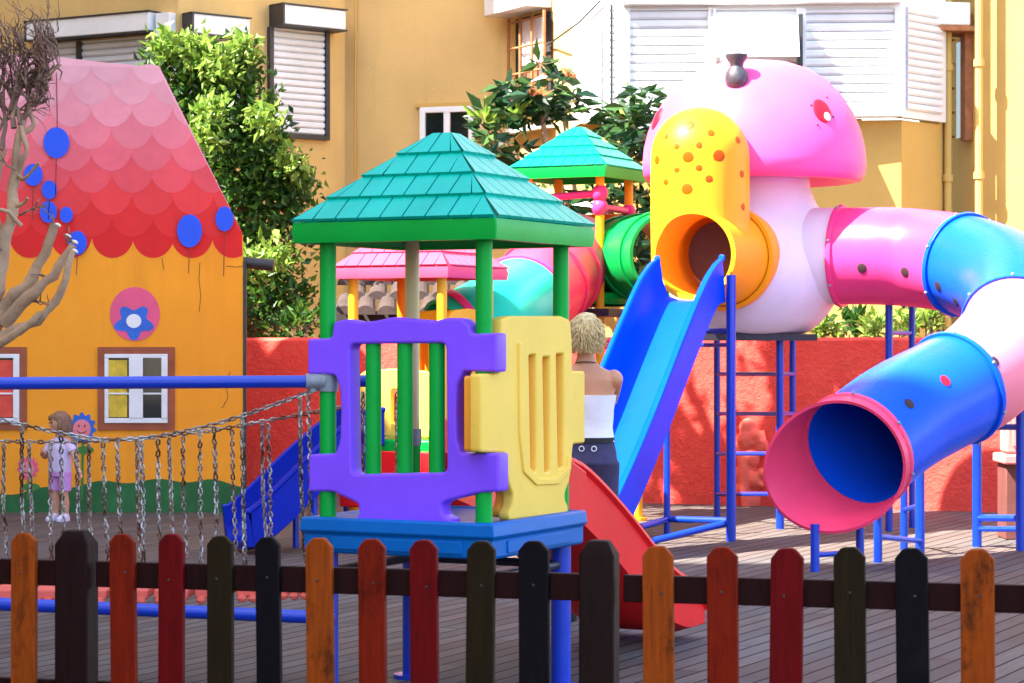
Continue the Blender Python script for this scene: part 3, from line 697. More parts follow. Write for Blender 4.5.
# purple panel on face N1-L1
FA = Plane(N1, L1); FB = Plane(N1, R1)
def pix(pln, pts): return [pln.uv(x, y) for x, y in pts]
out = [(313, 339), (337, 338), (339, 322), (352, 319), (365, 322), (380, 321), (398, 317), (418, 319), (440, 321), (452, 318), (466, 318), (474, 325), (476, 334), (502, 333), (502, 372), (468, 371), (462, 385), (461, 412), (462, 440), (466, 453), (504, 453), (504, 491), (486, 492), (452, 500), (446, 504), (447, 514), (456, 519), (456, 524), (361, 524), (361, 517), (365, 512), (363, 503), (348, 496), (338, 491), (314, 491), (314, 454), (341, 453), (345, 440), (346, 412), (345, 388), (340, 375), (313, 374)]
hole_ = [(355, 344), (451, 343), (452, 472), (357, 474)]
lo = rounded(pix(FA, out), .014, 3); lh = rounded(pix(FA, hole_), .03, 4)
me = plate([lo, lh], .05, .012); b = B(); b.add_mesh(me, FA.M(0)); b.build('panel', M['purple'], t1, label='purple window panel')
for x0, x1 in ((366, 381), (397, 413), (429, 445)):
    u0, _ = FA.uv((x0+x1)/2, 400); _, za = FA.uv((x0+x1)/2, 335); _, zb2 = FA.uv((x0+x1)/2, 482)
    b = B(); b.tube(FA.pt(u0, zb2, -.0), FA.pt(u0, za, -.0), .036, seg=18); b.build('bar', M['green'], t1)
# yellow panel on face N1-R1
out = [(492, 319), (500, 316), (552, 316), (561, 320), (563, 340), (563, 371), (576, 371), (576, 443), (564, 444), (562, 470), (560, 482), (556, 492), (556, 500), (559, 505), (559, 513), (500, 520), (499, 513), (503, 506), (504, 495), (500, 484), (497, 470), (495, 453), (471, 452), (471, 374), (491, 373)]
slots = [[(519.5, 355), (526.5, 355), (527.5, 471), (521.5, 472)], [(533.5, 357), (540.5, 357), (541, 471), (535.5, 472)], [(547, 354), (554.5, 354), (554.5, 467), (549, 468)]]
lo = rounded(pix(FB, out), .016, 3)
hs = [rounded(pix(FB, q), .012, 4) for q in slots]
b = B(); b.add_mesh(plate([lo]+hs, .028, .01), FB.M(.02)); b.build('panel', M['yellow'], t1, label='pale yellow panel with three slots')
b = B(); b.add_mesh(plate([[(q0*.96+.02, q1*.97+.035) for q0, q1 in lo]], .02, .006), FB.M(-.029)); b.build('panel_back', M['amber'], t1)
ridge = [(508, 343), (512, 343), (514, 430), (518, 466), (528, 478), (545, 478), (556, 468), (559, 455), (561, 455), (560, 470), (548, 484), (526, 485), (513, 472), (509, 435)]
b = B(); b.add_mesh(plate([rounded(pix(FB, ridge), .01, 2)], .008, .005), FB.M(.05)); b.build('panel_ridge', M['yellow'], t1)
# clamps where the bridge rail meets
b = B(); q = L1+Vector((0, 0, 1.44)); b.tube(q-Vector((0, 0, .045)), q+Vector((0, 0, .045)), .048, seg=18); b.tube(q, q+Vector((-.1, -.02, 0)), .036, seg=14); b.build('clamp', M['grey_metal'], t1)

# --- slides
def sweep_slide(pts, width, wallh, thick, mat_, name, parent, lip=.03, walls=None, out0=0):
    """U shaped trough swept along pts (floor centreline)."""
    pts = [Vector(p) for p in pts]; b = B(); rings = []
    for i, q in enumerate(pts):
        t = (pts[min(i+1, len(pts)-1)]-pts[max(i-1, 0)]).normalized(); sd = t.cross(Vector((0, 0, 1))).normalized(); up = sd.cross(t).normalized()
        h = walls[i] if walls else wallh; w2 = width/2
        prof = [(-w2-thick-lip, h-.015), (-w2-thick-lip*.8, h+.004), (-w2-thick*.5, h+.012), (-w2, h), (-w2+.01, h*.45), (-w2+.05, .03), (-w2+.13, 0), (0, -.004), (w2-.13, 0), (w2-.05, .03), (w2-.01, h*.45), (w2, h), (w2+thick*.5, h+.012), (w2+thick+lip*.8, h+.004), (w2+thick+lip, h-.015), (w2+thick, h-.03), (w2+thick-.002, -.02), (w2-.06, -.05), (-w2+.06, -.05), (-w2-thick+.002, -.02), (-w2-thick, h-.03)]
        rings.append([q+sd*a+up*c for a, c in prof])
    b.rings(rings); return b.build(name, mat_, parent, sharp=50)
def smooth_pts(pts, n=6):
    pts = [Vector(p) for p in pts]; out = []
    ext = [pts[0]*2-pts[1]]+pts+[pts[-1]*2-pts[-2]]
    for i in range(1, len(ext)-2):
        p0, p1, p2, p3 = ext[i-1:i+3]
        for k in range(n):
            t = k/n; out.append(.5*((2*p1)+(p2-p0)*t+(2*p0-5*p1+4*p2-p3)*t*t+(3*p1-p0-3*p2+p3)*t**3))
    out.append(pts[-1]); return out
M1 = (R1+F1)/2+BV*.09; ZV = Vector((0, 0, 1))
rs = thing('red_slide', 'red plastic slide dropping from back of the front tower', 'slide', M1+BV*1.0)
pp = smooth_pts([M1+ZV*(PZ), M1+BV*.28+ZV*(PZ-.03), M1+BV*.75+ZV*.58, M1+BV*1.35+ZV*.24, M1+BV*1.72+ZV*.11, M1+BV*2.0+ZV*.10], 5)
wl = [.22+.0*i for i in range(len(pp))]
for i in range(len(pp)):
    f = i/(len(pp)-1); wl[i] = .24 if f < .8 else .24-.16*((f-.8)/.2)**1.5
sweep_slide(pp, .50, .22, .035, M['red'], 'chute', rs, .022, wl)
for sgn in (-1, 1):
    b = B(); c0 = M1+AV*(sgn*.31)+BV*.02
    prof = [(-.055, PZ-.02), (-.05, PZ+.36), (-.035, PZ+.42), (.03, PZ+.42), (.06, PZ+.38), (.14, PZ+.22), (.3, PZ+.16), (.3, PZ-.05)]
    b.rings([[c0+BV*q0+ZV*z0+AV*.035 for q0, z0 in prof], [c0+BV*q0+ZV*z0-AV*.035 for q0, z0 in prof]]); b.build('entry_cheek', M['red'], rs, .015)

# --- rear pink roofed tower, same model
YK = 19.0
N2 = XY(442, YK-.45); L2 = N2+AV*s_; R2 = N2+BV*s_; F2 = L2+BV*s_; C2 = (N2+F2)/2
t2 = thing('play_tower', 'play tower with rose pink roof and yellow panels behind the front tower', 'play tower', C2, 'play towers with tiled roofs')
shingle_roof(C2, .51, H-(278-CY)*YK/F-.01, .09, H-(277-CY)*YK/F+.5, M['pink_roof'], M['pink_roof'], t2)
for q in (N2, L2, R2, F2):
    b = B(); b.tube(q, q+ZV*2.2, .04, seg=14); b.build('post', M['yellow_deep'] if q is not F2 else M['orange'], t2)
sq2 = lambda h, z: [C2+AV*(sx*h)+BV*(sy*h)+ZV*z for sx, sy in ((1, 1), (-1, 1), (-1, -1), (1, -1))]
b = B(); b.rings([sq2(.47, .70), sq2(.485, .72), sq2(.485, .85), sq2(.47, .86)]); b.build('platform', M['green'], t2, .01)
for (A0, B0, tall) in ((N2, R2, 1.0), (R2, F2, 1.0), (L2, N2, .52)):
    pn = Plane(A0, B0); zt = .9+tall*.98
    o2 = [(.02, .88), (pn.len-.02, .88), (pn.len-.02, zt-.1), (pn.len-.12, zt-.02), (pn.len/2, zt), (.12, zt-.02), (.02, zt-.1)]
    hs = [rounded([(pn.len*f-.035, .98), (pn.len*f+.035, .98), (pn.len*f+.035, zt-.16), (pn.len*f-.035, zt-.16)], .03, 3) for f in (.28, .5, .72)]
    b = B(); b.add_mesh(plate([rounded(o2, .03, 3)]+hs, .03, .01), pn.M(.01)); b.build('panel', M['yellow_deep'] if tall > .6 else M['yellow'], t2)
b = B(); c0 = C2-BV*.55+ZV*.55; b.obox(c0, AV*.42, BV*.02, (0, 0, .22)); b.build('skirt_panel', M['red'], t2, .01)
b = B(); b.lathe((0, 0, 0), [(.34, 0), (.34, .04), (.30, .05)], 32); mm = Plane(R2, F2).M(-.05) @ Matrix.Translation((.4, 1.38, 0)); b.xform(mm); b.build('crawl_panel', M['orange'], t2)
# dark blue slide of that tower
bs = thing('blue_slide', 'dark blue slide with solid side walls left of front tower', 'slide', XY(290, 18.3))
st = XY(372, 18.9); en = XY(236, 18.45); dv = (en-st); 
pp = smooth_pts([st+ZV*.84, st+dv*.1+ZV*.82, st+dv*.38+ZV*.58, st+dv*.72+ZV*.24, st+dv*.9+ZV*.10, en+ZV*.08], 5)
sweep_slide(pp, .5, .26, .035, M['navyblue'], 'chute', bs, .02)
b = B()
for f, zz_ in ((.12, .88), (.5, .5)):
    for sg in (-1, 1):
        q = st+dv*f+dv.normalized().cross(ZV)*.22*sg; b.tube(q, q+ZV*zz_, .025, seg=8)
b.build('support', M['post'], bs)

# --- small green roofed tower at mid back
YG = 21.9
N3 = XY(600, YG-.35); s3 = .715
L3 = N3+AV*s3; R3 = N3+BV*s3*.9; F3 = L3+BV*s3*.9; C3 = (N3+F3)/2
t3 = thing('play_tower', 'smaller raised play tower with mint green roof beside the mushroom', 'play tower', C3, 'play towers with tiled roofs')
zf = H-(300-CY)*YG/F
shingle_roof(C3, .475, H-(178-CY)*YG/F-.02, .10, H-(127-CY)*YG/F, M['mint'], M['green'], t3)
for q in (N3, L3, R3, F3):
    b = B(); b.tube(q+ZV*(0 if q is not F3 else 0), q+ZV*(H-(176-CY)*YG/F), .04, seg=14); b.build('post', M['yellow_deep'], t3)
b = B(); b.lathe(C3+ZV*(zf-.06), [(.40, 0), (.48, .02), (.50, .07), (.48, .12), (.3, .13)], 36); b.build('platform', M['green'], t3)
b = B(); b.obox(C3+ZV*(zf-.12), AV*.5, BV*.45, (0, 0, .035)); b.build('platform_frame', M['darkpost'], t3)
for k, (A0, B0) in enumerate(((N3, L3), (N3, R3))):
    za = H-((199 if k == 0 else 203)-CY)*YG/F
    b = B(); a0, b0 = A0+ZV*za+(ZV*.03 if k == 0 else -ZV*.06), B0+ZV*za+(ZV*.0 if k == 0 else -ZV*.06)
    b.tube(a0, b0, .032, seg=12); b.ell(a0, .075, .075, .085, 14); b.ell(b0, .065, .065, .07, 14); b.build('rail', M['pink'], t3)
pn = Plane(R3, F3); b = B(); pn.slab(b, .02, zf+.06, pn.len-.02, zf+.80, -.03, .03); b.build('panel', M['orange'], t3, .02)

# --- crawl tubes
def pipe(pts, r, t, seg=36, r_list=None):
    fr = B().frames(pts); b = B(); rl = r_list or [r]*len(pts); ro, ri = [], []
    for (q, x, u_, tt), r_ in zip(fr, rl):
        ro.append([q+x*math.cos(2*math.pi*k/seg)*r_+u_*math.sin(2*math.pi*k/seg)*r_ for k in range(seg)])
        ri.append([q+x*math.cos(2*math.pi*k/seg)*(r_-t)+u_*math.sin(2*math.pi*k/seg)*(r_-t) for k in range(seg)])
    b.rings(ro+ri[::-1], closed=True); return b
def flange(pts_frame, r, wd=.03):
    q, x, u_, tt = pts_frame; b = B(); seg = 36
    prof = [(r-.01, -wd), (r+.022, -wd), (r+.028, 0), (r+.022, wd), (r-.01, wd)]
    b.rings([[q+tt*d+x*math.cos(2*math.pi*k/seg)*a+u_*math.sin(2*math.pi*k/seg)*a for k in range(seg)] for a, d in prof], closed=True); return b
ct = thing('crawl_tube', 'sea green and crimson crawl tube climbing between the rear towers', 'tube', XY(545, 20.6))
cp = smooth_pts([P(452, 345, 19.6), P(490, 325, 19.8), P(522, 303, 20.4), P(553, 276, 21.3), P(576, 256, 22.1)], 8)
k0 = int(len(cp)*.5)
pipe(cp[:k0+1], .40, .03).build('tube_section', M['tealtube'], ct, sharp=50)
pipe(cp[k0:], .40, .03).build('tube_section', M['crimson'], ct, sharp=50)
frs = B().frames(cp)
for i in (3, k0, k0+5, k0+9): flange(frs[min(i, len(frs)-1)], .40, .03).build('tube_rib', M['pink'] if i <= k0 else M['crimson'], ct)
gt = thing('crawl_tube', 'short dark green crawl tube joining mint tower and yellow hood', 'tube', XY(632, 21.6))
gp = [P(620+5.0*i, 259-.4*i, 22.15-.12*i) for i in range(11)]
pipe(gp, .375, .03).build('tube_section', M['green_deep'], gt, sharp=50)
for i in (1, 4, 8): flange(B().frames(gp)[i], .372, .035).build('tube_rib', M['green_deep'], gt)

# ------------------------------------------------------------------ mushroom house
YM = 20.95; MC = XY(754, YM); px = YM/F
mush = thing('mushroom_house', 'giant pink capped mushroom play house on a pale lilac stem', 'play house', MC)
def mz(y): return H-(y-CY)*px
b = B(); b.lathe(MC, [(0.02, mz(334)), (48*px, mz(334)), (56*px, mz(331)), (68*px, mz(321)), (82*px, mz(302)), (88*px, mz(284)), (88*px, mz(266)), (82*px, mz(242)), (72*px, mz(220)), (61*px, mz(202)), (55*px, mz(187)), (54*px, mz(172)), (54*px, mz(150))], 48)
b.build('stem', M['lilac'], mush, sharp=50)
b = B()
for (r_, y) in ((55.5, 203), (61, 206)): pass
b.lathe(MC, [(52*px, mz(181)), (55.5*px, mz(181)), (56*px, mz(205)), (57.5*px, mz(205.5)), (57*px, mz(207))], 48, cap=False); b.build('stem_collar', M['lilac'], mush)
prof = [(.02, mz(168)), (50*px, mz(170)), (80*px, mz(178)), (98*px, mz(183)), (106*px, mz(182)), (110.5*px, mz(175)), (111.5*px, mz(164)), (110*px, mz(148)), (106*px, mz(132)), (99*px, mz(115)), (88*px, mz(98)), (74*px, mz(83)), (56*px, mz(71)), (36*px, mz(64)), (18*px, mz(61.5)), (.02, mz(61))]
b = B(); b.lathe(MC, prof, 64, cap=False); cap = b.build('cap', M['cap'], mush, sharp=60)
cpb = [((r_), z) for r_, z in prof[6:]]
def cap_point(x, y):
    """front point of the cap under pixel x, y"""
    d = Vector(((x-CX)/F, 1, -(y-CY)/F)); best = None
    t = YM-1.3
    while t < YM+.5:
        q = Vector((0, 0, H))+d*t; rr_ = math.hypot(q.x-MC.x, q.y-MC.y)
        for (r0, z0), (r1, z1) in zip(cpb, cpb[1:]):
            if z0 <= q.z <= z1:
                rz = r0+(r1-r0)*(q.z-z0)/(z1-z0)
                if rr_ <= rz:
                    n_ = Vector(((q.x-MC.x)/max(rr_, .01)*(z1-z0), (q.y-MC.y)/max(rr_, .01)*(z1-z0), (r0-r1))).normalized(); return q, n_
        t += .004
    return Vector((0, 0, H))+d*YM, Vector((0, -1, 0))
def sticker(b, q, nrm, rx, ry, th=.008, seg=20):
    rot = nrm.to_track_quat('Z', 'Y').to_matrix(); b.ell(q, rx, ry, th, seg, rot)
for (x, y, rx, ry) in ((822, 111, 10, 13), (657, 119, 8, 12)):
    q, nrm = cap_point(x, y); b = B(); sticker(b, q, nrm, rx*px*1.1, ry*px, .02); wo = b.build('cap_window', M['reddot'], mush)
    if x > 800:
        b = B()
        for a_ in range(4):
            t = a_*math.pi/2+.4; q2, n2 = cap_point(x+12*math.cos(t), y+15*math.sin(t)); sticker(b, q2, n2, .012, .012, .012, 8)
        b.build('bolt', M['darkpost'], wo)
        q2, n2 = cap_point(826, 117); b = B(); sticker(b, q2+n2*.012, n2, 4.5*px, 5*px, .014); b.build('painted_daylight', M['white'], wo)  # white disc painted for daylight showing through the window
ch = cap_point(737, 84)[0]
b = B(); cz = ch.z-.02; b.lathe((ch.x, ch.y+.03, 0), [(.03, cz-.05), (.085, cz), (.098, cz+.06), (.09, cz+.12), (.055, cz+.17), (.06, cz+.2), (.095, cz+.25), (.095, cz+.275), (.06, cz+.28), (.05, cz+.2)], 24); b.build('chimney', M['pot'], mush)
# dark disc painted for the shaded hole on the stem
for (x, y) in ((802, 257),):
    b = B(); a_ = math.asin(min(.95, (x-754)/80)); q = Vector((MC.x+80*px*math.sin(a_), MC.y-80*px*math.cos(a_), mz(y))); sticker(b, q, (q-Vector((MC.x, MC.y, mz(y)))).normalized(), .045, .045, .02); b.build('hole_disc', M['hole_disc'], mush)
# --- yellow hood at the slide entry
WX = Vector((-.45, -.893, 0)).normalized()
YO = 19.6
oc = P(693, 255, YO)                                       # centre of the opening
hood = thing('slide_hood', 'yellow dome shaped slide entrance hood with orange spots', 'hood', Vector((oc.x, oc.y, 0)))
vc = P(700, 256, YO+.36); vr = 49.5*(YO+.36)/F
bc = B(); hz_ = H-(107-CY)*(YO+.36)/F
ring = [(vr*.985, oc.z-.05), (vr, oc.z+.3), (vr, hz_-.42)]
for i in range(1, 9):
    a_ = math.pi/2*i/9; ring.append((vr*math.cos(a_), hz_-.42+.42*math.sin(a_)))
ring.append((.01, hz_)); bc.lathe((vc.x, vc.y, 0), ring, 48)
bt = B(); tp = [oc+(-WX)*(.0+.1*i) for i in range(11)]
bt.path(tp, [.372, .375, .38, .385, .39, .395, .40, .41, .415, .42, .42], 48)
me = boolean(bc.mesh(), bt.mesh(), 'UNION')
bi = B(); bi.path([oc+WX*.3, oc-WX*.75], .335, 48); bi.path([vc+ZV*-.0, vc+ZV*(hz_-vc.z-.5)], .30, 32)
bi2 = B(); bi2.path([oc+WX*.6, oc-WX*.78], .335, 48)
me = boolean(me, bi2.mesh(), 'DIFFERENCE')
hd = link_mesh('shell', me, M['hood'], hood, sharp=45)
fl = B().frames([oc-WX*.70, oc-WX*.80]); b = flange(fl[0], .425, .05); b.build('collar', M['hood'], hood)
b = B(); q = oc-WX*.40; rot = WX.to_track_quat('Z', 'Y').to_matrix(); b.ell(q+Vector((.04, 0, .02)), .25, .27, .006, 32, rot); b.build('opening_shade_disc', M['hole_disc'], hood)  # dark disc painted for the shade deep inside the hood
for (x, y, r_) in ((689, 125, 5), (667, 136, 3), (711, 133, 3.4), (677, 146, 3), (699, 145, 3), (657, 160, 4), (688, 157, 5), (719, 156, 5.5), (677, 170, 3), (699, 168, 3), (666, 182, 3), (709, 179, 3.4), (687, 189, 5), (738, 140, 3.4), (742, 174, 3.4), (743, 207, 3.4)):
    # ray / cylinder-dome
    d = Vector(((x-CX)/F, 1, -(y-CY)/F)); t = YO-.6; q = None
    while t < YO+1:
        c_ = Vector((0, 0, H))+d*t; rr_ = math.hypot(c_.x-vc.x, c_.y-vc.y)
        lim_ = vr if c_.z < hz_-.42 else vr*math.sqrt(max(0, 1-((c_.z-hz_+.42)/.42)**2))
        if rr_ <= lim_: q = c_; break
        t += .003
    if q is None: continue
    nn_ = Vector((q.x-vc.x, q.y-vc.y, max(0, (q.z-hz_+.42))*1.0)).normalized(); b = B(); sticker(b, q, nn_, 1.15*r_*YO/F, 1.15*r_*YO/F, .004, 18); b.build('spot', M['dot'], hood)
# --- big blue slide
sl2 = thing('blue_slide', 'long bright blue slide running down from yellow hood opening', 'slide', Vector((oc.x, oc.y-1.2, 0)))
s0 = oc+WX*.03+ZV*(-.365); wd_ = WX
def sp_(d, z): return Vector((s0.x, s0.y, 0))+wd_*d+ZV*z
pp = smooth_pts([sp_(-.02, s0.z), sp_(.18, s0.z-.06), sp_(.6, s0.z-.44), sp_(1.2, s0.z-1.04), sp_(1.7, s0.z-1.50), sp_(2.1, .16), sp_(2.45, .12)], 6)
wl = [.30 if i > 5 else .30+.06*(5-i)/5 for i in range(len(pp))]
sweep_slide(pp, .52, .30, .03, M['blue'], 'chute', sl2, .022, wl)
b = B()
for (p0, p1) in (((731, 275, 19.45), (731, 541, 19.45)), ((667, 400, 19.95), (667, 536, 19.95)), ((667, 519, 19.95), (732, 521, 19.5)), ((653, 541, 19.2), (732, 522, 19.5)), ((640, 527, 19.5), (668, 519, 19.95))):
    b.tube(P(*p0), P(*p1), .04 if p0[0] == 731 else .028, seg=12)
b.build('support_frame', M['post'], sl2)
# --- ladder frame under the mushroom
lf = thing('ladder_frame', 'blue steel ladder frame holding up the mushroom', 'ladder', XY(756, 21.3))
zt = mz(334)
lg = [(717, 22.1, .03), (780, 20.75, .035), (792.5, 21.6, .03), (735, 21.4, .028)]
for x, Y, r_ in lg[:3]:
    b = B(); c0 = XY(x, Y); b.tube(c0, c0+ZV*(zt+.0), r_, seg=12); b.build('leg', M['post'], lf)
for y in (374, 413.7, 453.6, 494):
    for (x0, Y0, x1, Y1) in ((718, 22.0, 780, 20.78), (780, 20.72, 793, 21.6)):
        b = B(); b.tube(P(x0, y, Y0), P(x1, y, Y1), .019, seg=8); b.build('rung', M['post'], lf)
b = B(); b.obox(MC+ZV*(zt-.03), (.5, 0, 0), (0, .42, 0), (0, 0, .028)); b.build('top_frame', M['darkpost'], lf)
b = B(); b.tube(P(655, 331, 20.2), P(733, 331, 19.5), .022, seg=8); b.build('cross_bar', M['post'], lf)
b = B(); b.tube(P(690, 345, 20.2), P(733, 345, 19.55), .018, seg=8); b.build('cross_bar', M['post'], lf)
yp = thing('yellow_post', 'stout orange yellow post standing by the blue slide foot', 'post', XY(637, 21.7))
b = B(); b.tube(XY(637, 21.7), XY(637, 21.7)+ZV*(zf-.1), .052, seg=16); b.build('shaft', M['yellow_deep'], yp)
b = B(); b.tube(XY(637, 21.7), XY(637, 21.7)+ZV*.03, .09, seg=16); b.build('base', M['yellow_deep'], yp)

# ------------------------------------------------------------------ spiral tube slide
spi = thing('tube_slide', 'curling pink and blue enclosed tube slide at right', 'slide', XY(905, 18.8))
ctrl = [P(812, 256, 20.7), P(842, 256, 20.6), P(880, 256, 20.45), P(925, 259, 20.25), P(975, 268, 19.8), P(1014, 290, 19.2), P(1016, 330, 18.6), P(985, 370, 18.1), P(945, 394, 17.75), P(900, 418, 17.35), P(852, 455, 16.88), P(815, 482, 16.5)]
tp = smooth_pts(ctrl, 8); RT = .415
frs = B().frames(tp)
cuts = [0, 8, 28, 43, 64, 80, len(tp)-1]
# positions along the path measured by pixel of seam
mats = ['lilac', 'pink', 'skyblue', 'shell', 'skyblue']
def seg_pipe(i0, i1, m_, r=RT):
    seg = 40; b = B(); ro, ri = [], []
    for (q, x, u_, tt) in frs[i0:i1+1]:
        ro.append([q+(x*math.cos(2*math.pi*k/seg)+u_*math.sin(2*math.pi*k/seg))*r for k in range(seg)])
        ri.append([q+(x*math.cos(2*math.pi*k/seg)+u_*math.sin(2*math.pi*k/seg))*(r-.02) for k in range(seg)])
    b.rings(ro+ri[::-1], closed=True); return b.build('tube_section', M[m_], spi, sharp=50)
SEAM = [0, 8, 30, 47, 62, 79]
secs = [seg_pipe(SEAM[i], SEAM[i+1], mats[i]) for i in range(5)]
for i in (1, 2, 3, 4, 5):
    flange(frs[SEAM[i]], RT, .022).build('flange', M['pink' if i in (1,) else 'skyblue' if i in (2, 3, 4) else 'coral_pink'], spi)
for i in (1, 2, 3, 4, 5):
    q, x_, u2_, tt = frs[SEAM[i]]
    for k in range(7):
        a_ = 2*math.pi*(k+.3)/7; d_ = x_*math.cos(a_)+u2_*math.sin(a_)
        if d_.y > .3: continue
        b = B(); b.ell(q+d_*(RT+.029), .014, .014, .014, 8); b.build('bolt', M['grey_metal'], spi)
# flared exit mouth with a longer lower lip
seg = 56; q0, x0, u0_, tt0 = frs[79]
ro, ri = [], []
NL = 10
for j in range(NL+1):
    f = j/NL; a, c_ = [], []
    for k in range(seg):
        t = 2*math.pi*k/seg; low = (1+math.cos(t+R(55)))/2; low = low**1.4
        ext = (.09+.40*low)*f; flr = RT*(1.04+.02*f+(.16*low)*f*f)
        ang = t
        dirv = x0*math.cos(ang)+u0_*math.sin(ang)
        sag = -ZV*.0*f
        a.append(q0+tt0*ext+dirv*flr+sag); c_.append(q0+tt0*(ext)+dirv*(flr-.022)+sag)
    ro.append(a); ri.append(c_)
b = B(); b.rings(ro+ri[::-1], closed=True); mouth = b.build('exit_mouth', M['coral_pink'], spi, sharp=60)
def tube_hole(x, y, r_, m_='hole_disc'):
    d = Vector(((x-CX)/F, 1, -(y-CY)/F)); t = 16.0
    while t < 21.5:
        c_ = Vector((0, 0, H))+d*t; j = min(range(len(tp)), key=lambda i: (tp[i]-c_).length)
        ax = frs[j][3]; rel = c_-tp[j]; rel = rel-ax*rel.dot(ax)
        if (tp[j]-c_).length < RT*1.3 and rel.length <= RT: b = B(); sticker(b, tp[j]+rel.normalized()*(RT+.001)+ax*(c_-tp[j]).dot(ax), rel.normalized(), r_, r_, .006, 18); b.build('hole_disc', M[m_], spi); return
        t += .01
for (x, y) in ((862, 268), (905, 272), (938, 286), (909, 404), (994, 362), (956, 302)): tube_hole(x, y, .042)  # dark discs laid on the surface for shaded tube holes
tube_hole(945, 381, .045, 'reddot')
# supports
def post_(par, x, y0, y1, Y, r_=.032, name='leg'):
    b = B(); b.tube(P(x, y0, Y), Vector((P(x, y1, Y).x, Y, 0)), r_, seg=12); b.build(name, M['post'], par)
sup = thing('tube_support', 'blue steel legs and bars under the spiral tube end', 'support', XY(880, 17.5), 'blue supports of the tube slide')
for (x, y0, Y, r_) in ((815, 524, 16.9, .032), (860, 520, 17.2, .03), (878, 470, 17.6, .032), (904, 470, 18.7, .03), (920, 440, 18.2, .036)):
    post_(sup, x, y0, 0, Y, r_)
for (p0, p1) in (((815, 555, 16.9), (860, 552, 17.2)), ((878, 537, 17.6), (922, 541, 18.2)), ((904, 510, 18.7), (921, 505, 18.2))): b = B(); b.tube(P(*p0), P(*p1), .02, seg=8); b.build('cross_bar', M['post'], sup)
sup2 = thing('tube_support', 'blue steel frame of two legs standing at right edge', 'support', XY(1000, 18.9), 'blue supports of the tube slide')
post_(sup2, 977, 425, 0, 18.95, .038); post_(sup2, 1021, 395, 0, 18.6, .04)
for (y, r_) in ((427, .025), (518, .028), (529, .022)): b = B(); b.tube(P(977, y, 18.95), P(1021, y, 18.6), r_, seg=8); b.build('cross_bar', M['post'], sup2)
sup3 = thing('tube_support', 'tall blue post with bracket below the upper pink tube', 'support', XY(889, 20.5), 'blue supports of the tube slide')
post_(sup3, 889, 300, 0, 20.5, .033)
post_(sup3, 912, 306, 0, 20.9, .028)
b = B(); b.path([P(876, 292, 20.5), P(884, 299, 20.45), P(897, 298, 20.45), P(906, 306, 20.45)], .03, 8); b.tube(P(889, 333, 20.5), P(912, 333, 20.9), .018, seg=8); b.build('bracket', M['post'], sup3)

# ------------------------------------------------------------------ chain bridge
YB = 10.95
cbr = thing('chain_bridge', 'rope bridge of hanging chains under a blue rail at left', 'bridge', XY(120, YB))
rail0 = P(-170, 384.5, YB-.05); rail1 = P(316, 381.5, L1.y-.02)
b = B(); b.tube(rail0, rail1, .0285, seg=16); b.build('handrail', M['post'], cbr)
b = B(); e = Vector((L1.x, L1.y, 1.44))+BV*.80; b.tube(P(342, 381, YB+.75), P(378, 381, YB+.75), .03, seg=14); b.build('handrail', M['post'], cbr, label='short far rail end seen through the tower window')
b = B(); b.tube(P(314, 381.5, L1.y-.02), P(326, 381.5, L1.y-.02), .036, seg=16); b.tube(P(311, 381.5, L1.y-.02), P(315, 381.5, L1.y-.02), .034, seg=16); b.tube(P(313, 383, L1.y-.02), P(313, 392, L1.y-.02), .018, seg=10); b.build('rail_clamp', M['grey_metal'], cbr)
b = B(); b.tube(Vector((rail0.x, rail0.y, 0)), rail0+ZV*.3, .04, seg=14); b.tube(Vector((rail0.x, rail0.y+.75, 0)), Vector((rail0.x, rail0.y+.75, 1.75)), .04, seg=14); b.build('post', M['green'], cbr)
LINK = []
def link(b, c, t, roll, ln=.038, wd=.025, r=.0046):
    t = t.normalized(); up = Vector((0, 1, 0)) if abs(t.y) < .9 else Vector((1, 0, 0)); x = t.cross(up).normalized(); y = x.cross(t).normalized()
    s = x*math.cos(roll)+y*math.sin(roll); nrm = t.cross(s)
    hl, hw = ln/2-r, wd/2-r; pts = []
    n_ = 12
    for k in range(n_):
        a = 2*math.pi*k/n_; pts.append((math.copysign(max(hl-hw, 0), math.sin(a) if abs(math.sin(a)) > .01 else 1)+hw*math.sin(a), hw*math.cos(a)))
    rings = []
    for i, (u_, v_) in enumerate(pts):
        a2, b2_ = pts[i-1], pts[(i+1) % n_]; tu, tv = b2_[0]-a2[0], b2_[1]-a2[1]; L = math.hypot(tu, tv) or 1; nu, nv = tv/L, -tu/L
        cc = c+t*u_+s*v_; nd = t*nu+s*nv
        rings.append([cc+nd*math.cos(2*math.pi*j/5)*r+nrm*math.sin(2*math.pi*j/5)*r for j in range(5)])
    b.rings(rings, closed=True)
def chain(pts, par, name='chain', ln=.036, jitter=.0):
    b = B(); pts = [Vector(p) for p in pts]; step = ln*.74; acc = 0; i = 0; roll = random.random(); k = 0
    segs = [(pts[j], pts[j+1]) for j in range(len(pts)-1)]; total = sum((q-p_).length for p_, q in segs); d = step/2
    while d < total:
        acc = 0
        for p_, q in segs:
            L = (q-p_).length
            if acc+L >= d:
                c = p_.lerp(q, (d-acc)/L); link(b, c, q-p_+Vector((random.uniform(-jitter, jitter), random.uniform(-jitter, jitter), 0)), roll+(math.pi/2 if k % 2 else 0)+random.uniform(-.25, .25), ln); break
            acc += L
        d += step; k += 1
    return b.build(name, M['chain'], par, sharp=None)
def sag(pts, Y0, Y1): 
    x0, x1 = pts[0][0], pts[-1][0]
    return smooth_pts([P(x, y, Y0+(Y1-Y0)*(x-x0)/(x1-x0)) for x, y in pts], 5)
nearY0, nearY1 = YB-.05, L1.y-.02
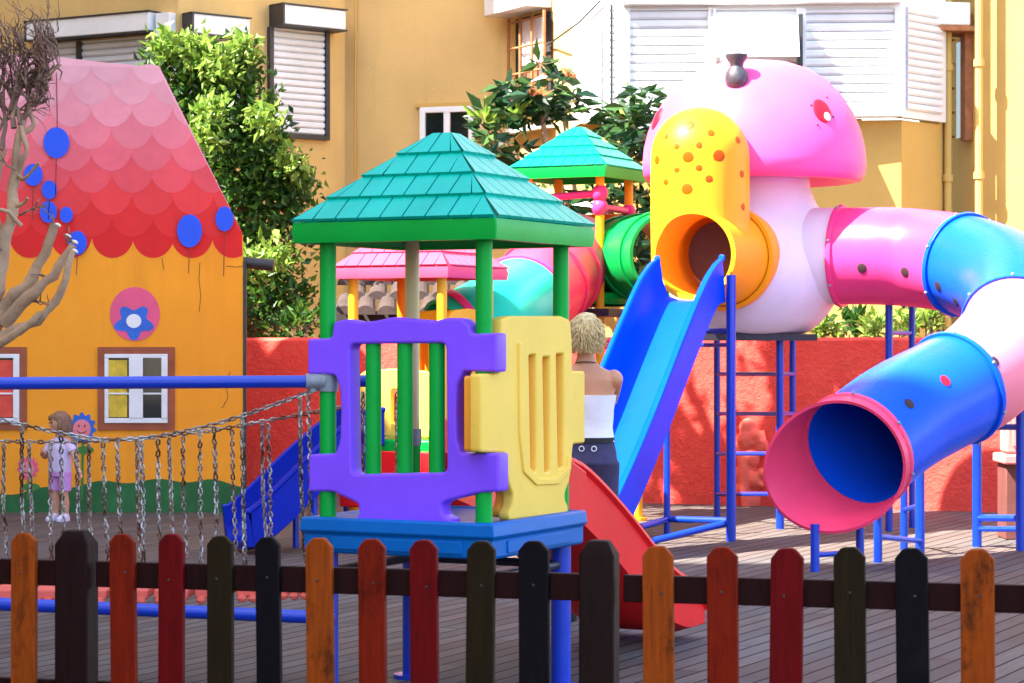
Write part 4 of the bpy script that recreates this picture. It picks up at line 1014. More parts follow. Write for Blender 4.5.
nearc = [(-160, 388), (-90, 404), (0, 420), (60, 433), (110, 440), (160, 436), (215, 424), (262, 409), (312, 391)]
farc = [(-160, 425), (-60, 437), (0, 441), (60, 442), (110, 440), (160, 436), (215, 430), (270, 420), (340, 408)]
chain(sag(nearc, nearY0, nearY1), cbr, 'top_chain'); chain(sag(farc, nearY0+.6, nearY1+.6), cbr, 'top_chain')
def yat(c_, x):
    for (x0, y0), (x1, y1) in zip(c_, c_[1:]):
        if x0 <= x <= x1: return y0+(y1-y0)*(x-x0)/(x1-x0)
    return c_[-1][1]
def deck_y(x): return 572-9*max(0, (x-120)/190)**2
for i, x in enumerate((-40, 4, 22, 51, 61, 89, 103, 137, 158, 183, 200, 232, 242, 262, 300)):
    near = i % 2 == 0 or x == 300; Y = (YB-.05) if near else YB+.55; c_ = nearc if near else farc
    y0 = yat(c_, x)+3; y1 = deck_y(x)-(0 if near else 12)
    chain([P(x, y0, Y), P(x+random.uniform(-1, 2), (y0+y1)/2, Y+.02), P(x+random.uniform(0, 7), y1, Y)], cbr, 'hanging_chain', jitter=.1)
for i, x in enumerate((29, 76, 117, 141, 169, 214, 268, 308)):
    near = i % 2; Y = (YB-.05) if near else YB+.6; c_ = nearc if near else farc
    y0 = yat(c_, x)+3; chain([P(x, y0, Y), P(x+2, y0+45+random.uniform(0, 14), Y+.01), P(x+random.uniform(2, 5), deck_y(x)-(2 if near else 14), Y)], cbr, 'hanging_chain', jitter=.1)
# chain seen through the tower window
for x in (363, 397): chain([P(x, 392, YB+.75), P(x, 525, YB+.75)], cbr, 'hanging_chain', jitter=.2)
# walkway planks
zz0 = None
for k in range(10):
    x = -60+40*k; y = 588-6*max(0, (x-150)/160)**2; b = B(); c0 = P(x, y, YB+.28); c0.y = YB+.28
    b.obox(c0, (.078, 0, .0), (0, .30, 0), (0, 0, .022)); po = b.build('plank', M['coral'], cbr, .008)
    b = B()
    for dx in (-.05, 0, .05): b.ell(c0+Vector((dx, -.3, -.03)), .024, .02, .02, 8)
    b.build('plank_bolt', M['coral'], po)
b = B(); b.tube(P(-170, 597, YB), P(336, 618, L1.y-.1), .03, seg=14); b.build('lower_bar', M['post'], cbr)

# ------------------------------------------------------------------ picket fence in the foreground
fen = thing('picket_fence', 'low picket fence of multicoloured boards along the foreground', 'fence', (0, 7.4, 0))
def fy(x): return 1/(1/7.9+(1/7.05-1/7.9)*x/1024)
FP = Plane(XY(0, fy(0)), XY(1024, fy(1024)))
wood = {'or': painted_wood('orange_stained_wood', (.30, .050, .003), .9, (.03, .009, .003)), 'ro': painted_wood('rust_stained_wood', (.19, .010, .001), .75), 'rd': painted_wood('red_stained_wood', (.13, .0012, .002), .6, (.025, .001, .001)),
        'ol': painted_wood('olive_stained_wood', (.017, .009, .002), .5), 'bk': painted_wood('black_stained_wood', (.004, .002, .004), .3, (.02, .016, .012)), 'mr': painted_wood('maroon_stained_wood', (.012, .0015, .0015), .4), 'br': painted_wood('brown_stained_wood', (.012, .003, .002), .4), 'rl': painted_wood('rail_stained_wood', (.020, .003, .0025), .5)}
picks = [(28, 24, 532, 'or', 0), (80, 43, 530, 'mr', 1), (128, 25, 533, 'ro', 0), (175, 25, 533, 'rd', 0), (224, 25, 535, 'ol', 0), (273, 24, 536, 'bk', 0), (324, 27, 537, 'or', 0), (376, 27, 538, 'ro', 0), (427.5, 28, 539, 'rd', 0), (482.5, 28, 540, 'ol', 0), (537, 30, 540, 'bk', 0), (603, 46, 540, 'br', 1), (661, 31, 545, 'or', 0), (725, 31, 546, 'ro', 0), (787, 33, 547, 'rd', 0), (852, 32, 546, 'ol', 0), (914.5, 33, 547, 'bk', 0), (979, 34, 548, 'or', 0), (1046, 35, 549, 'ro', 0), (-22, 24, 531, 'bk', 0), (-68, 23, 530, 'ol', 0), (-112, 23, 530, 'rd', 0), (1114, 36, 550, 'rd', 0), (1184, 37, 551, 'ol', 0), (1256, 38, 552, 'bk', 0)]
names = {'or': 'orange', 'ro': 'rust red', 'rd': 'dark red', 'ol': 'olive brown', 'bk': 'black', 'mr': 'maroon', 'br': 'dark brown'}
for (x, w_, yt, cm, post) in picks:
    u0, zt_ = FP.uv(x, yt); ua, _ = FP.uv(x-w_/2, yt); ub, _ = FP.uv(x+w_/2, yt); hw = abs(ub-ua)/2
    b = B()
    if not post:
        prof = [(-hw, .02), (hw, .02), (hw*random.uniform(.96, 1), zt_-hw*.62), (hw*.52, zt_-hw*.1), (hw*.3, zt_), (-hw*.3, zt_-.001), (-hw*.55, zt_-hw*.12), (-hw*random.uniform(.96, 1), zt_-hw*.66)]
        tilt = random.uniform(-.014, .014)
        pr = [(u0+a+tilt*(z-.5), z) for a, z in prof]
        me = plate([pr], .014, .005, 2); b.add_mesh(me, FP.M(.028)); 
        o = b.build('picket', wood[cm], fen, label=names[cm]+' picket', sharp=30)
        b = B(); nq = FP.pt(u0+random.uniform(-.01, .01), .865+random.uniform(-.012, .012), .043); b.lathe((0, 0, 0), [(.001, -.002), (.0045, 0), (.003, .0025), (.001, .003)], 8); b.xform(FP.M(.043) @ Matrix.Translation(((nq-FP.a).dot(FP.u), nq.z, 0))); b.build('nail', M['darkframe'], o)
    else:
        hw *= .76; c0 = FP.pt(u0-.012, 0, -.0)
        sqp = lambda h, z: [c0+FP.u*(a*h)+FP.n*(d*h*.8)+ZV*z for a, d in ((1, 1), (-1, 1), (-1, -1), (1, -1))]
        b.rings([sqp(hw, 0), sqp(hw, zt_-.045), sqp(hw*.6, zt_-.004), sqp(hw*.5, zt_)]); b.build('fence_post', wood[cm], fen, .006, label=names[cm]+' square post')
for (ya, yb_, xa, xb) in ((556.5, 582, -60, 80), (557.5, 583.5, 80, 603), (568, 596, 603, 1100)):
    pass
for (za, zb3) in ((.905, .822), (.515, .435)):
    for (xa, xb, oc_) in ((-150, 62, .0), (97, 582, .0), (624, 1320, .0)):
        ua, _ = FP.uv(xa, 500); ub, _ = FP.uv(xb, 500); b = B(); FP.slab(b, ua, zb3, ub, za, -.020, .012); b.build('rail', wood['rl'], fen, .003)

# ------------------------------------------------------------------ vegetation
rng = np.random.default_rng(5)
def leaf_mesh(cent, dirs, ln, wd, fold=.25):
    """cent Nx3, dirs Nx3 unit; each leaf two triangles pairs folded on its midrib"""
    N = len(cent); r = rng.normal(size=(N, 3)); side = np.cross(dirs, r); side /= np.linalg.norm(side, axis=1)[:, None]+1e-9
    up = np.cross(side, dirs)
    sz = rng.uniform(.5, 1.4, N)[:, None]; L = ln*sz*rng.uniform(.85, 1.15, N)[:, None]; W = wd*sz*rng.uniform(.8, 1.15, N)[:, None]
    base = cent; tip = cent+dirs*L+up*(-.12*L); m1 = cent+dirs*L*.45
    a = m1+side*W*.5+up*fold*W; c = m1-side*W*.5+up*fold*W
    V = np.stack([base, a, tip, c], 1).reshape(-1, 3)
    idx = np.arange(N)*4
    faces = np.concatenate([np.stack([idx, idx+1, idx+2], 1), np.stack([idx, idx+2, idx+3], 1)])
    me = bpy.data.meshes.new('leaves'); me.from_pydata(V.tolist(), [], faces.tolist()); me.update(); return me
def clumps(blobs, per, clump_n, cr, ln, wd, shell=.55, upb=.3):
    C_, D_ = [], []
    for (c, r, k) in blobs:
        c = np.array(c); n_ = int(per*k)
        for _ in range(n_):
            d = rng.normal(size=3); d /= np.linalg.norm(d); q = c+d*np.array(r)*(shell+(1-shell)*rng.random()**.6)
            m_ = rng.integers(max(1, clump_n//2), clump_n+1); pp_ = q+rng.normal(size=(m_, 3))*cr; dd = rng.normal(size=(m_, 3))*.8+d*.6; dd[:, 2] += upb; dd /= np.linalg.norm(dd, axis=1)[:, None]
            C_.append(pp_); D_.append(dd)
    return leaf_mesh(np.concatenate(C_), np.concatenate(D_), ln, wd)
def blob(x, y, rpx, Y, k=1, sy=.8, sz=1):
    p_ = P(x, y, Y); r = rpx*Y/F; return (tuple(p_), (r, r*sy, r*sz), k)
# big bush between house and building
YS = 27.3
bush = thing('leafy_tree', 'dense bright green leafy tree rising behind the painted house', 'tree', XY(235, YS))
bl = [blob(165, 62, 16, YS, .35), blob(190, 75, 26, YS, .7), blob(215, 90, 32, YS, 1), blob(240, 62, 20, YS, .4), blob(200, 125, 36, YS, 1), blob(245, 115, 34, YS, 1), blob(265, 150, 30, YS, .9), blob(230, 165, 45, YS, 1.4), blob(275, 190, 30, YS, .9), blob(238, 215, 40, YS, .95), blob(285, 180, 18, YS, .3), blob(268, 245, 36, YS, .75), blob(255, 290, 40, YS, .7), blob(290, 300, 28, YS, .45), blob(300, 185, 12, YS, .15), blob(300, 215, 14, YS, .2), blob(272, 325, 40, YS, .5)]
me = clumps(bl, 92, 11, .095, .11, .056, .3); link_mesh('crown', me, M['leaf'], bush, sharp=None)
tipb = [blob(168, 48, 8, YS-.2, 1), blob(195, 50, 10, YS-.2, 1), blob(240, 50, 8, YS-.2, 1), blob(215, 70, 14, YS-.3, 1), blob(200, 140, 10, YS-.7, .6), blob(262, 120, 10, YS-.5, .6), blob(245, 258, 16, YS-.9, .8), blob(275, 255, 12, YS-.8, .7), blob(212, 110, 10, YS-.6, .7), blob(290, 165, 10, YS-.3, .6)]
me = clumps(tipb, 30, 10, .08, .11, .06, .2); link_mesh('young_shoots', me, M['newleaf'], bush, sharp=None)
b = B(); g0 = XY(245, YS+.2)
b.path([g0, g0+Vector((.05, 0, 1.2)), g0+Vector((-.1, .1, 2.4)), g0+Vector((-.3, .1, 4.2))], [.11, .09, .07, .02], 8)
for i in range(16):
    e = Vector(random.choice(bl)[0]); st_ = g0+Vector((random.uniform(-.1, .1), 0, random.uniform(.9, 2.6))); mid = st_.lerp(e, .5)+Vector((random.uniform(-.15, .15), 0, .15)); b.path([st_, mid, e], [.04, .025, .008], 6)
b.build('trunk', M['bark'], bush)
# broad leaved tree at mid back
YL = 26.6
lq = thing('broadleaf_tree', 'broad leaved tree with orange shoots behind the mint roof', 'tree', XY(575, YL))
ros = []
for (x, y, rp, nro) in ((540, 92, 34, 24), (520, 105, 26, 14), (560, 98, 18, 9), (498, 128, 20, 10), (490, 118, 14, 6), (622, 108, 30, 17), (640, 130, 30, 18), (606, 150, 22, 9), (640, 170, 28, 16), (520, 160, 20, 7), (500, 162, 16, 8), (590, 210, 40, 20), (630, 215, 36, 18), (555, 215, 36, 16), (640, 260, 30, 14), (600, 250, 40, 14)):
    for _ in range(int(nro*.85)):
        a_ = random.uniform(0, 2*math.pi); q = math.sqrt(random.random())*rp; ros.append(P(x+q*math.cos(a_), y+q*math.sin(a_), YL+random.uniform(-.5, .5)))
Cn, Dn, Cl, Dl = [], [], [], []
for q in ros:
    ax = Vector((random.gauss(0, .5), random.gauss(-.1, .5), 1)).normalized()
    fresh = random.random() < .14
    for k in range(random.randint(7, 11)):
        d = Vector((random.gauss(0, 1), random.gauss(0, 1), random.uniform(-.5, .45) if not fresh else random.uniform(.2, 1.4))).normalized()
        (Cl if fresh else Cn).append(q+d*.02); (Dl if fresh else Dn).append(d)
link_mesh('crown', leaf_mesh(np.array(Cn), np.array(Dn), .25, .092, .18), M['bigleaf'], lq, sharp=None)
link_mesh('young_shoots', leaf_mesh(np.array(Cl), np.array(Dl), .20, .07, .18), M['newleaf'], lq, sharp=None)
Cn, Dn = [], []
for (x, y) in ((570, 78), (536, 96)):
    for _ in range(12):
        d = Vector((random.gauss(0, 1), random.gauss(-.3, 1), random.uniform(0, 1))).normalized(); Cn.append(P(x, y, YL-.5)+d*.03); Dn.append(d)
link_mesh('orange_shoots', leaf_mesh(np.array(Cn), np.array(Dn), .12, .05), M['bronze'], lq, sharp=None)
b = B(); g0 = XY(590, YL+.1); b.path([g0, g0+ZV*1.5, g0+ZV*2.6+Vector((-.1, 0, 0)), P(545, 140, YL), P(540, 95, YL)], [.1, .085, .06, .035, .015], 8)
for (x, y) in ((500, 130), (520, 160), (620, 115), (640, 150), (560, 100), (640, 210), (480, 125)):
    e = P(x, y, YL); st_ = g0+ZV*random.uniform(1.8, 2.8); b.path([st_, st_.lerp(e, .5)+ZV*.1, e], [.04, .028, .012], 6)
b.build('trunk', M['bark'], lq)
# low plants on top of / behind the red wall
def plant(x, y, rp, Y, label, ln=.13, wd=.05, n_=38, group='plants along the top of the red wall', m_='newleaf'):
    t = thing('bedding_plant', label, 'plant', XY(x, Y), group)
    me = clumps([blob(x, y, rp, Y, 1, .8, .8)], n_, 4, .05, ln, wd, .1, .7); link_mesh('leaves', me, M[m_], t, sharp=None)
    b = B(); p_ = P(x, y, Y)
    for k in range(5): b.path([Vector((p_.x+.02*k-.04, Y, 0)), p_+Vector((random.uniform(-.1, .1), 0, -.05)), p_+Vector((random.uniform(-.25, .25), random.uniform(-.1, .1), rp*Y/F*.5))], [.012, .009, .004], 5)
    b.build('stems', M['twig'], t); return t
plant(824, 328, 6, 24.2, 'small light green plant above the wall next to the mushroom stem')
plant(852, 326, 8, 24.4, 'leafy plant showing above the wall left of the blue post', m_='leaf')
plant(874, 328, 8, 24.1, 'low sprig on the wall top just left of the blue post')
plant(905, 324, 9, 24.3, 'yellow green plant above the wall between the two tubes')
plant(932, 318, 10, 24.3, 'bushy bright plant above the wall under the blue tube bend')
plant(655, 328, 14, 24.7, 'bright plant above the wall under the green crawl tube')
plant(700, 320, 14, 24.6, 'green plant over the wall top below the yellow hood', m_='leaf')
plant(300, 325, 18, 26.4, 'shaded plant over the wall beside the front tower post', m_='leaf')
plant(570, 318, 16, 25.3, 'pale leafy plant over the wall below the crimson tube', m_='leaf')

# bare tree at left
YT = 15.0
bt_ = thing('bare_tree', 'bare pollarded tree with twisted leafless branches at left edge', 'tree', XY(-40, YT))
b = B(); rad = YT/F
def br(pts, r0, r1, seg=9):
    q = smooth_pts([P(x+random.uniform(-2.5, 2.5), y+random.uniform(-2.5, 2.5), YT+dy) for x, y, dy in pts], 3); n_ = len(q)
    q = [v+Vector((noise.noise(v*9), noise.noise(v*9+Vector((9, 0, 0))), noise.noise(v*9+Vector((0, 7, 0)))))*.035 for v in q]
    b.path(q, [(r0+(r1-r0)*i/(n_-1))*rad*.62*(1+.45*noise.noise(Vector((i*.9, r0, 2)))) for i in range(n_)], seg)
g0 = XY(-52, YT)
b.path([g0, P(-48, 480, YT), P(-38, 400, YT), P(-22, 350, YT), P(-8, 325, YT)], [26*rad, 21*rad, 19*rad, 18*rad, 16*rad], 12)
br([(-8, 335, 0), (10, 300, 0), (28, 285, -.02), (48, 255, -.05), (58, 226, -.06)], 13, 7)
br([(-15, 320, 0), (0, 280, .05), (6, 240, .08), (12, 190, .1), (16, 150, .1), (22, 120, .1)], 14, 5)
br([(2, 325, -.05), (28, 300, -.1), (52, 272, -.12), (74, 243, -.15)], 12, 6)
br([(-14, 345, -.1), (10, 335, -.15), (36, 318, -.2), (62, 292, -.22), (74, 252, -.22)], 11, 5)
br([(-20, 352, -.05), (5, 342, -.2), (30, 326, -.25), (42, 310, -.25)], 9, 4)
br([(6, 260, .08), (-4, 225, .1), (-8, 190, .1), (2, 150, .1)], 9, 4)
br([(12, 190, .1), (22, 170, .1), (25, 145, .05), (18, 118, .1), (14, 95, .1)], 6, 3)
br([(20, 140, .1), (32, 125, .1), (28, 110, .1)], 5, 3)
br([(14, 170, .1), (28, 175, .05), (40, 162, 0)], 4, 2)
br([(10, 120, .1), (26, 78, .1), (44, 76, .05), (58, 68, 0)], 4, 1.6)
br([(12, 205, .08), (24, 203, .05), (30, 198, 0)], 4, 2)
br([(24, 225, .05), (2, 210, 0), (-12, 212, 0)], 4, 2)
trunk_ = b.build('trunk', M['bark'], bt_, sharp=60)
b = B()
for (x, y, dy) in ((58, 225, -.06), (75, 242, -.15), (75, 251, -.22), (68, 236, -.1)): b.ell(P(x, y, YT+dy), .022, .02, .012, 10, Matrix.Rotation(.5, 3, 'Y'))
b.build('cut_end', M['cut'], bt_)
b = B(); random.seed(21)
def twig(x, y, dy, ang, ln, r, depth):
    pts, rs_ = [], []; n_ = 6
    for k in range(n_+1):
        pts.append(P(x, y, YT+dy)); rs_.append(max(r*(1-.75*k/n_), .22)*rad)
        if depth and k > 0 and random.random() < .72: twig(x, y, dy, ang+random.choice((-1, 1))*random.uniform(.25, .75), ln*random.uniform(.4, .75), r*.62, depth-1)
        x += math.cos(ang)*ln/n_; y += math.sin(ang)*ln/n_; dy += random.gauss(0, .03); ang += random.gauss(0, .17)
        if x > 38+22*random.random() and math.cos(ang) > 0: ang = -math.pi/2-random.uniform(0, .5)
    b.path(pts, rs_, 5)
for (x, y, a_, L_, r_) in ((14, 128, -1.7, 85, 3.2), (20, 125, -1.1, 80, 3), (2, 150, -1.5, 95, 3), (-4, 135, -1.9, 90, 3), (24, 118, -.8, 55, 2.6), (10, 110, -1.3, 70, 2.6), (14, 95, -2.2, 60, 2.4), (28, 112, -1.5, 70, 2.2), (-8, 150, -1.3, 110, 2.5)): twig(x, y, .08, a_, L_*.8, r_, 3)
for (x, y, a_, L_) in ((55, 232, -1.2, 22), (70, 250, -.6, 16), (40, 285, -.4, 20), (20, 215, -.5, 24), (30, 300, .4, 18), (15, 170, -2.6, 24), (2, 250, -2.5, 26)): twig(x, y, -.05, a_, L_, 1.6, 1)
b.path([P(58, 68, YT), P(62, 72, YT), P(60, 80, YT)], [1.2*rad, 1*rad, .5*rad], 5)
b.build('twigs', M['twig'], bt_, sharp=None)

# tall tree outside the frame whose crown dapples the wall
dt = thing('shade_tree', 'tall leafy tree left of the frame dappling the red wall', 'tree', (-8.2, 21, 0))
bl = []
random.seed(11)
for i in range(19): bl.append(((-4.4+.37*i+random.uniform(-.2, .2), 21.7+random.uniform(-.25, .25), 6.35+random.uniform(-.45, .5)), (.28, .28, .24), .21))
link_mesh('crown', clumps(bl, 70, 9, .10, .24, .12, .1), M['leaf'], dt, sharp=None)
b = B(); b.path([(-8.2, 21, 0), (-8, 21, 4), (-7.3, 21.3, 5.6), (-5, 21.6, 6.2), (-1, 21.7, 6.3), (.6, 21.7, 6.5)], [.28, .22, .16, .1, .05, .02], 10)
for c, r, k in bl: b.path([Vector((c[0]-.8, 21.7, 6.2)), Vector(c)], [.045, .02], 6)
b.build('trunk', M['bark'], dt)

# ------------------------------------------------------------------ people
def hand(b, w_, d, out, s=1.0, curl=.5):
    """w_ wrist, d pointing direction, out = thumb side"""
    d = d.normalized(); out = (out-d*out.dot(d)).normalized(); nrm = d.cross(out).normalized()
    b.path([w_-d*.01*s, w_+d*.04*s, w_+d*.085*s], [.024*s, .032*s, .034*s], 10)
    for k, (off, ln) in enumerate(((.027, .072), (.009, .080), (-.009, .074), (-.026, .058))):
        p0 = w_+d*.08*s+out*off*s; p1 = p0+(d+nrm*curl*.4).normalized()*ln*.5*s; p2 = p1+(d+nrm*curl*1.3).normalized()*ln*.5*s
        b.path([p0-d*.02*s, p0, p1, p2], [.0085*s, .0095*s, .0085*s, .007*s], 8)
    p0 = w_+d*.025*s+out*.028*s; p1 = p0+(d*.6+out*.8).normalized()*.035*s; p2 = p1+(d+out*.25+nrm*.3).normalized()*.03*s
    b.path([p0, p1, p2], [.012*s, .011*s, .008*s], 8)
def place(me, loc, yaw): me.transform(Matrix.Translation(loc) @ Matrix.Rotation(yaw, 4, 'Z')); return me
# woman seen from behind (local +y is her front)
wy = 13.9; wo = XY(586, wy); wyaw = R(-4)
wom = thing('person', 'woman with short blond hair in white strapless top seen from behind', 'person', wo)
sc = 1.02
b = B()
b.loft([(0, .0, .86, .150, .105), (0, 0, .94, .165, .118), (0, .0, 1.02, .150, .10), (0, .01, 1.10, .136, .088), (0, .01, 1.20, .145, .095), (0, .01, 1.30, .162, .10), (0, 0, 1.37, .172, .088), (0, -.01, 1.42, .135, .07), (0, -.012, 1.455, .07, .058), (0, -.005, 1.50, .052, .052), (0, .005, 1.56, .050, .055)], 28, 2.3)
b.ell((0, .012, 1.635), .074, .092, .108, 20); b.ell((0, .045, 1.575), .05, .055, .05, 14); b.ell((0, .108, 1.625), .012, .02, .018, 8)
for sg in (-1, 1):
    b.ell((sg*.076, .005, 1.625), .012, .022, .032, 8)
    b.ell((sg*.158, 0, 1.375), .052, .055, .055, 14)
    el = Vector((sg*.135, .24, 1.25)); wr = Vector((sg*.08, .42, 1.33)); b.path([(sg*.160, 0, 1.38), (sg*.150, .12, 1.32), tuple(el)], [.052, .047, .038], 14); b.path([el, el.lerp(wr, .4), wr], [.040, .038, .025], 14); b.ell(el, .04, .04, .04, 10)
    hand(b, wr, Vector((-sg*.3, .9, .1)), Vector((-sg*.2, 0, 1)), 1.0, .6)
    b.path([(sg*.085, 0, .92), (sg*.092, .01, .72), (sg*.095, .015, .50), (sg*.095, -.005, .33), (sg*.095, -.015, .10)], [.092, .08, .056, .054, .036], 16)
    b.path([(sg*.095, -.03, .05), (sg*.10, .05, .04), (sg*.105, .15, .028)], [.036, .036, .025], 12)
me = remesh(b, .0065, 6); me.transform(Matrix.Scale(sc, 4)); link_mesh('body', place(me, wo, wyaw), M['skin'], wom, sharp=None)
def grown(secs, e): return [(x, y, z, rx+e, ry+e) for x, y, z, rx, ry in secs]
b = B()
ts = [(0, .0, 1.02, .150, .10), (0, .005, 1.06, .143, .094), (0, .01, 1.10, .137, .089), (0, .01, 1.15, .140, .092), (0, .01, 1.20, .146, .096), (0, .01, 1.25, .155, .10), (0, .01, 1.285, .161, .102)]
rr = []
for (x, y, z, rx, ry) in ts:
    rr.append([Vector((x+(rx+.013+.003*math.sin(z*160+k*.7))*math.copysign(abs(math.cos(a))**.87, math.cos(a)), y+(ry+.013+.003*math.sin(z*150+k*.5))*math.copysign(abs(math.sin(a))**.87, math.sin(a)), z)) for k, a in [(k, 2*math.pi*k/40) for k in range(40)]])
b.rings(rr); me = b.mesh(); me.transform(Matrix.Scale(sc, 4)); tp_ = link_mesh('strapless_top', place(me, wo, wyaw), M['whitecloth'], wom)
b = B(); b.loft([(0, 0, .84, .165, .118), (0, -.012, .90, .180, .138), (0, 0, .97, .172, .122), (0, 0, 1.03, .158, .108)], 32, 2.3)
for sg in (-1, 1): b.path([(sg*.088, -.01, .90), (sg*.095, .0, .72), (sg*.097, .01, .50), (sg*.097, -.01, .30), (sg*.097, -.015, .13)], [.105, .092, .068, .064, .058], 18)
me = remesh(b, .009, 4); me.transform(Matrix.Scale(sc, 4)); tr = link_mesh('trousers', place(me, wo, wyaw), M['navy'], wom, sharp=None)
b = B(); b.loft([(0, 0, 1.015, .166, .116), (0, 0, 1.045, .162, .112)], 36, 2.3); me = b.mesh(); me.transform(Matrix.Scale(sc, 4)); link_mesh('belt', place(me, wo, wyaw), M['black'], wom)
for dx in (-.02, .05):
    b = B(); rg = []
    for k in range(12):
        a = 2*math.pi*k/12; rg.append([Vector((dx+math.cos(a)*(.014+.003*math.cos(t)), -.128-.003*math.sin(t), .985+math.sin(a)*(.014+.003*math.cos(t)))) for t in [2*math.pi*j/5 for j in range(5)]])
    b.rings(rg, closed=True)
    me = b.mesh(); me.transform(Matrix.Scale(sc, 4)); link_mesh('metal_ring', place(me, wo, wyaw), M['silver'], wom)
b = B(); b.path([(.062*math.cos(t), -.012+.066*math.sin(t), 1.462-.012*math.sin(t)) for t in [2*math.pi*k/24 for k in range(25)]], .0035, 6); me = b.mesh(); me.transform(Matrix.Scale(sc, 4)); link_mesh('necklace', place(me, wo, wyaw), M['darkframe'], wom)
b = B(); random.seed(3)                               # hair
b.ell((0, -.012, 1.655), .088, .10, .100, 20); b.ell((0, -.045, 1.59), .066, .058, .07, 16)
for i in range(1900):
    th = random.uniform(0, 2*math.pi); ph = random.uniform(-.75, 1.5)
    d = Vector((math.cos(th)*math.cos(ph), math.sin(th)*math.cos(ph), math.sin(ph)))
    if d.y > .55 and d.z < .35: continue
    p0 = Vector((0, -.012, 1.65))+Vector((d.x*.084, d.y*.096, d.z*.098 if d.z > 0 else d.z*.12)); fall = Vector((d.x*.25+random.gauss(0, .22), d.y*.25+random.gauss(0, .15), random.gauss(-.8, .2))).normalized()
    b.path([p0, p0+fall*.022+d*.010, p0+fall*.05+d*.009], [.0045, .004, .0012], 4)
me = b.mesh(); me.transform(Matrix.Scale(sc, 4)); link_mesh('hair', place(me, wo, wyaw), M['blond'], wom, sharp=60)
for sg in (-1, 1):
    b = B(); b.ell((sg*.082, -.002, 1.592), .006, .006, .008, 8); me = b.mesh(); me.transform(Matrix.Scale(sc, 4)); link_mesh('earring', place(me, wo, wyaw), M['silver'], wom)
b = B()
for sg in (-1, 1): b.loft([(sg*.10, .05, 0, .045, .125), (sg*.10, .05, .03, .045, .125), (sg*.10, .0, .06, .04, .06)], 16)
me = b.mesh(); link_mesh('shoes', place(me, wo, wyaw), M['black'], wom)
for sg in (-1, 1):
    b = B(); b.ell((sg*.03, .095, 1.645), .013, .01, .009, 10); me = b.mesh(); me.transform(Matrix.Scale(sc, 4)); link_mesh('eye', place(me, wo, wyaw), M['darkframe'], wom)
b = B(); b.ell((0, .098, 1.585), .022, .01, .007, 10); me = b.mesh(); me.transform(Matrix.Scale(sc, 4)); link_mesh('mouth', place(me, wo, wyaw), M['disc'], wom)

# little girl: local +y is her front, about 1.0 m tall
gy = 21.7; go = XY(60, gy); gyaw = R(150)
girl = thing('person', 'small girl in lilac shirt and orchid shorts by the painted house', 'person', go)
b = B()
b.loft([(0, 0, .42, .095, .075), (0, .0, .48, .10, .08), (0, .005, .56, .095, .078), (0, .005, .64, .098, .075), (0, 0, .70, .102, .066), (0, -.003, .735, .075, .05), (0, 0, .765, .036, .036), (0, .005, .80, .036, .038)], 24, 2.2)
HT = Matrix.Rotation(R(-32), 4, 'Z')
def hv(x, y, z): return HT @ Vector((x, y, z))
b.ell(hv(0, .01, .885), .074, .085, .095, 20); b.ell(hv(0, .045, .835), .05, .045, .042, 14); b.ell(hv(0, .096, .868), .009, .014, .011, 8)
for sg in (-1, 1):
    b.ell(hv(sg*.074, .005, .87), .01, .018, .024, 8)
    b.path([(sg*.052, 0, .45), (sg*.056, .005, .30), (sg*.056, .01, .24), (sg*.058, -.005, .15), (sg*.058, -.008, .05)], [.056, .046, .037, .038, .026], 14)
    b.path([(sg*.058, -.02, .035), (sg*.062, .03, .028), (sg*.066, .08, .02)], [.024, .025, .019], 10)
# right hand up on chest, other arm reaching out and down
b.ell((.098, 0, .695), .036, .036, .036, 10); b.ell((-.098, 0, .695), .036, .036, .036, 10)
eR = Vector((.15, .03, .58)); wR = Vector((.10, .13, .61)); b.path([(.10, 0, .70), eR], [.034, .028], 12); b.path([eR, wR], [.028, .020], 12); b.ell(eR, .029, .029, .029, 8)
hand(b, wR, Vector((-.7, .35, .35)), Vector((0, .3, 1)), .62, .9)
eL = Vector((-.17, .0, .58)); wL = Vector((-.235, .03, .475)); b.path([(-.10, 0, .70), eL], [.034, .027], 12); b.path([eL, wL], [.027, .019], 12); b.ell(eL, .028, .028, .028, 8)
hand(b, wL, Vector((-.6, .1, -.75)), Vector((0, 1, 0)), .62, .3)
me = remesh(b, .005, 5); link_mesh('body', place(me, go, gyaw), M['childskin'], girl, sharp=None)
b = B(); b.loft([(0, 0, .44, .112, .09), (0, 0, .50, .112, .092), (0, .005, .58, .107, .089), (0, .005, .66, .108, .085), (0, 0, .71, .110, .074), (0, -.003, .738, .08, .056), (0, 0, .755, .05, .048)], 28, 2.2)
for (e_, s0_) in ((eR, (.10, 0, .70)), (eL, (-.10, 0, .70))): b.path([s0_, Vector(s0_).lerp(e_, .62)], [.043, .044], 12)
me = remesh(b, .007, 3); link_mesh('shirt', place(me, go, gyaw), M['lilaccloth'], girl, sharp=None)
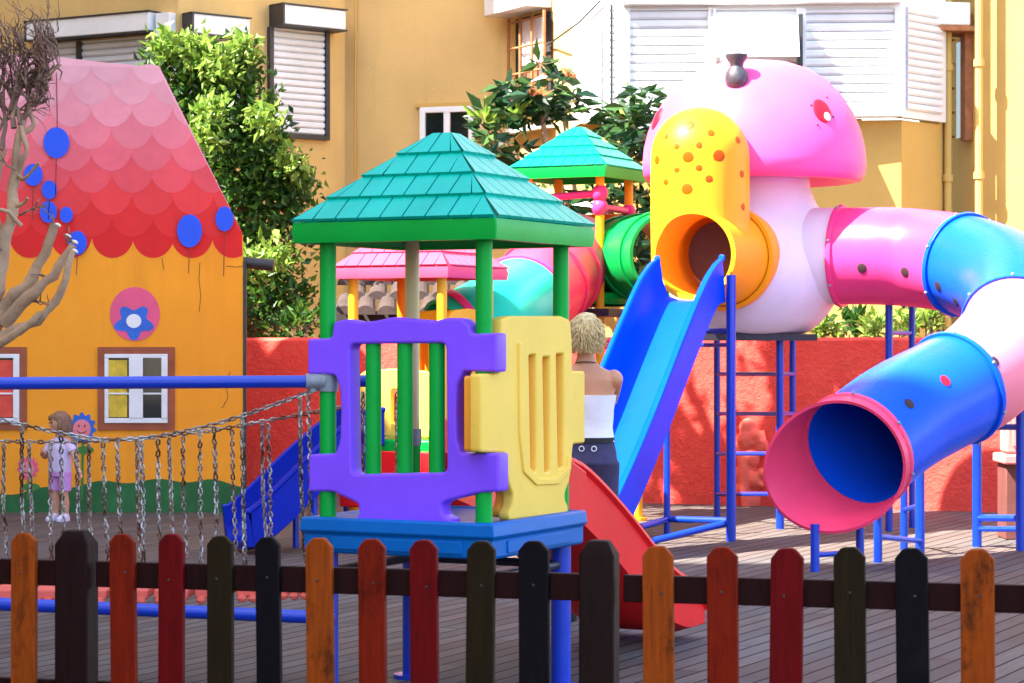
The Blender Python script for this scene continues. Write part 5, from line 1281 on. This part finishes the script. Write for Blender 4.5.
b = B(); b.loft([(0, 0, .40, .108, .088), (0, 0, .46, .109, .09)], 24, 2.2)
for sg in (-1, 1): b.path([(sg*.054, 0, .44), (sg*.060, .003, .27)], [.064, .058], 16)
me = remesh(b, .007, 3); link_mesh('shorts', place(me, go, gyaw), M['pinkcloth'], girl, sharp=None)
b = B()
for sg in (-1, 1): b.loft([(sg*.063, .03, 0, .036, .085), (sg*.063, .03, .025, .037, .086), (sg*.062, .015, .05, .032, .06), (sg*.06, -.005, .065, .03, .035)], 18)
link_mesh('shoes', place(b.mesh(), go, gyaw), M['paleshoe'], girl)
b = B(); b.ell(hv(0, -.006, .912), .087, .094, .085, 20); b.ell(hv(0, .055, .928), .062, .042, .038, 14);
for sg in (-1, 1): b.ell(hv(sg*.068, .012, .865), .022, .045, .065, 12)
b.ell(hv(0, -.05, .84), .076, .05, .075, 16)
for i in range(520):
    th = random.uniform(0, 2*math.pi); ph = random.uniform(-.5, 1.5); d = Vector((math.cos(th)*math.cos(ph), math.sin(th)*math.cos(ph), math.sin(ph)))
    if d.y > .25 and d.z < .55: continue
    p0 = Vector((0, -.014, .90))+Vector((d.x*.082, d.y*.086, d.z*.085)); L_ = .05+.06*(1-max(d.z, 0)); pts = [p0, p0+Vector((d.x*.012, d.y*.012, -L_*.5)), p0+Vector((d.x*.008+random.gauss(0, .006), d.y*.006-.004, -L_))]
    b.path([HT @ q for q in pts], [.008, .007, .001], 4)
link_mesh('hair', place(b.mesh(), go, gyaw), M['brownhair'], girl, sharp=60)
for sg in (-1, 1):
    b = B(); b.ell(hv(sg*.03, .088, .885), .011, .007, .007, 10); link_mesh('eye', place(b.mesh(), go, gyaw), M['darkframe'], girl)
    b = B(); b.ell(hv(sg*.03, .088, .905), .015, .006, .003, 8); link_mesh('eyebrow', place(b.mesh(), go, gyaw), M['brownhair'], girl)
b = B(); b.ell(hv(0, .088, .838), .017, .007, .005, 10); link_mesh('mouth', place(b.mesh(), go, gyaw), M['disc'], girl)
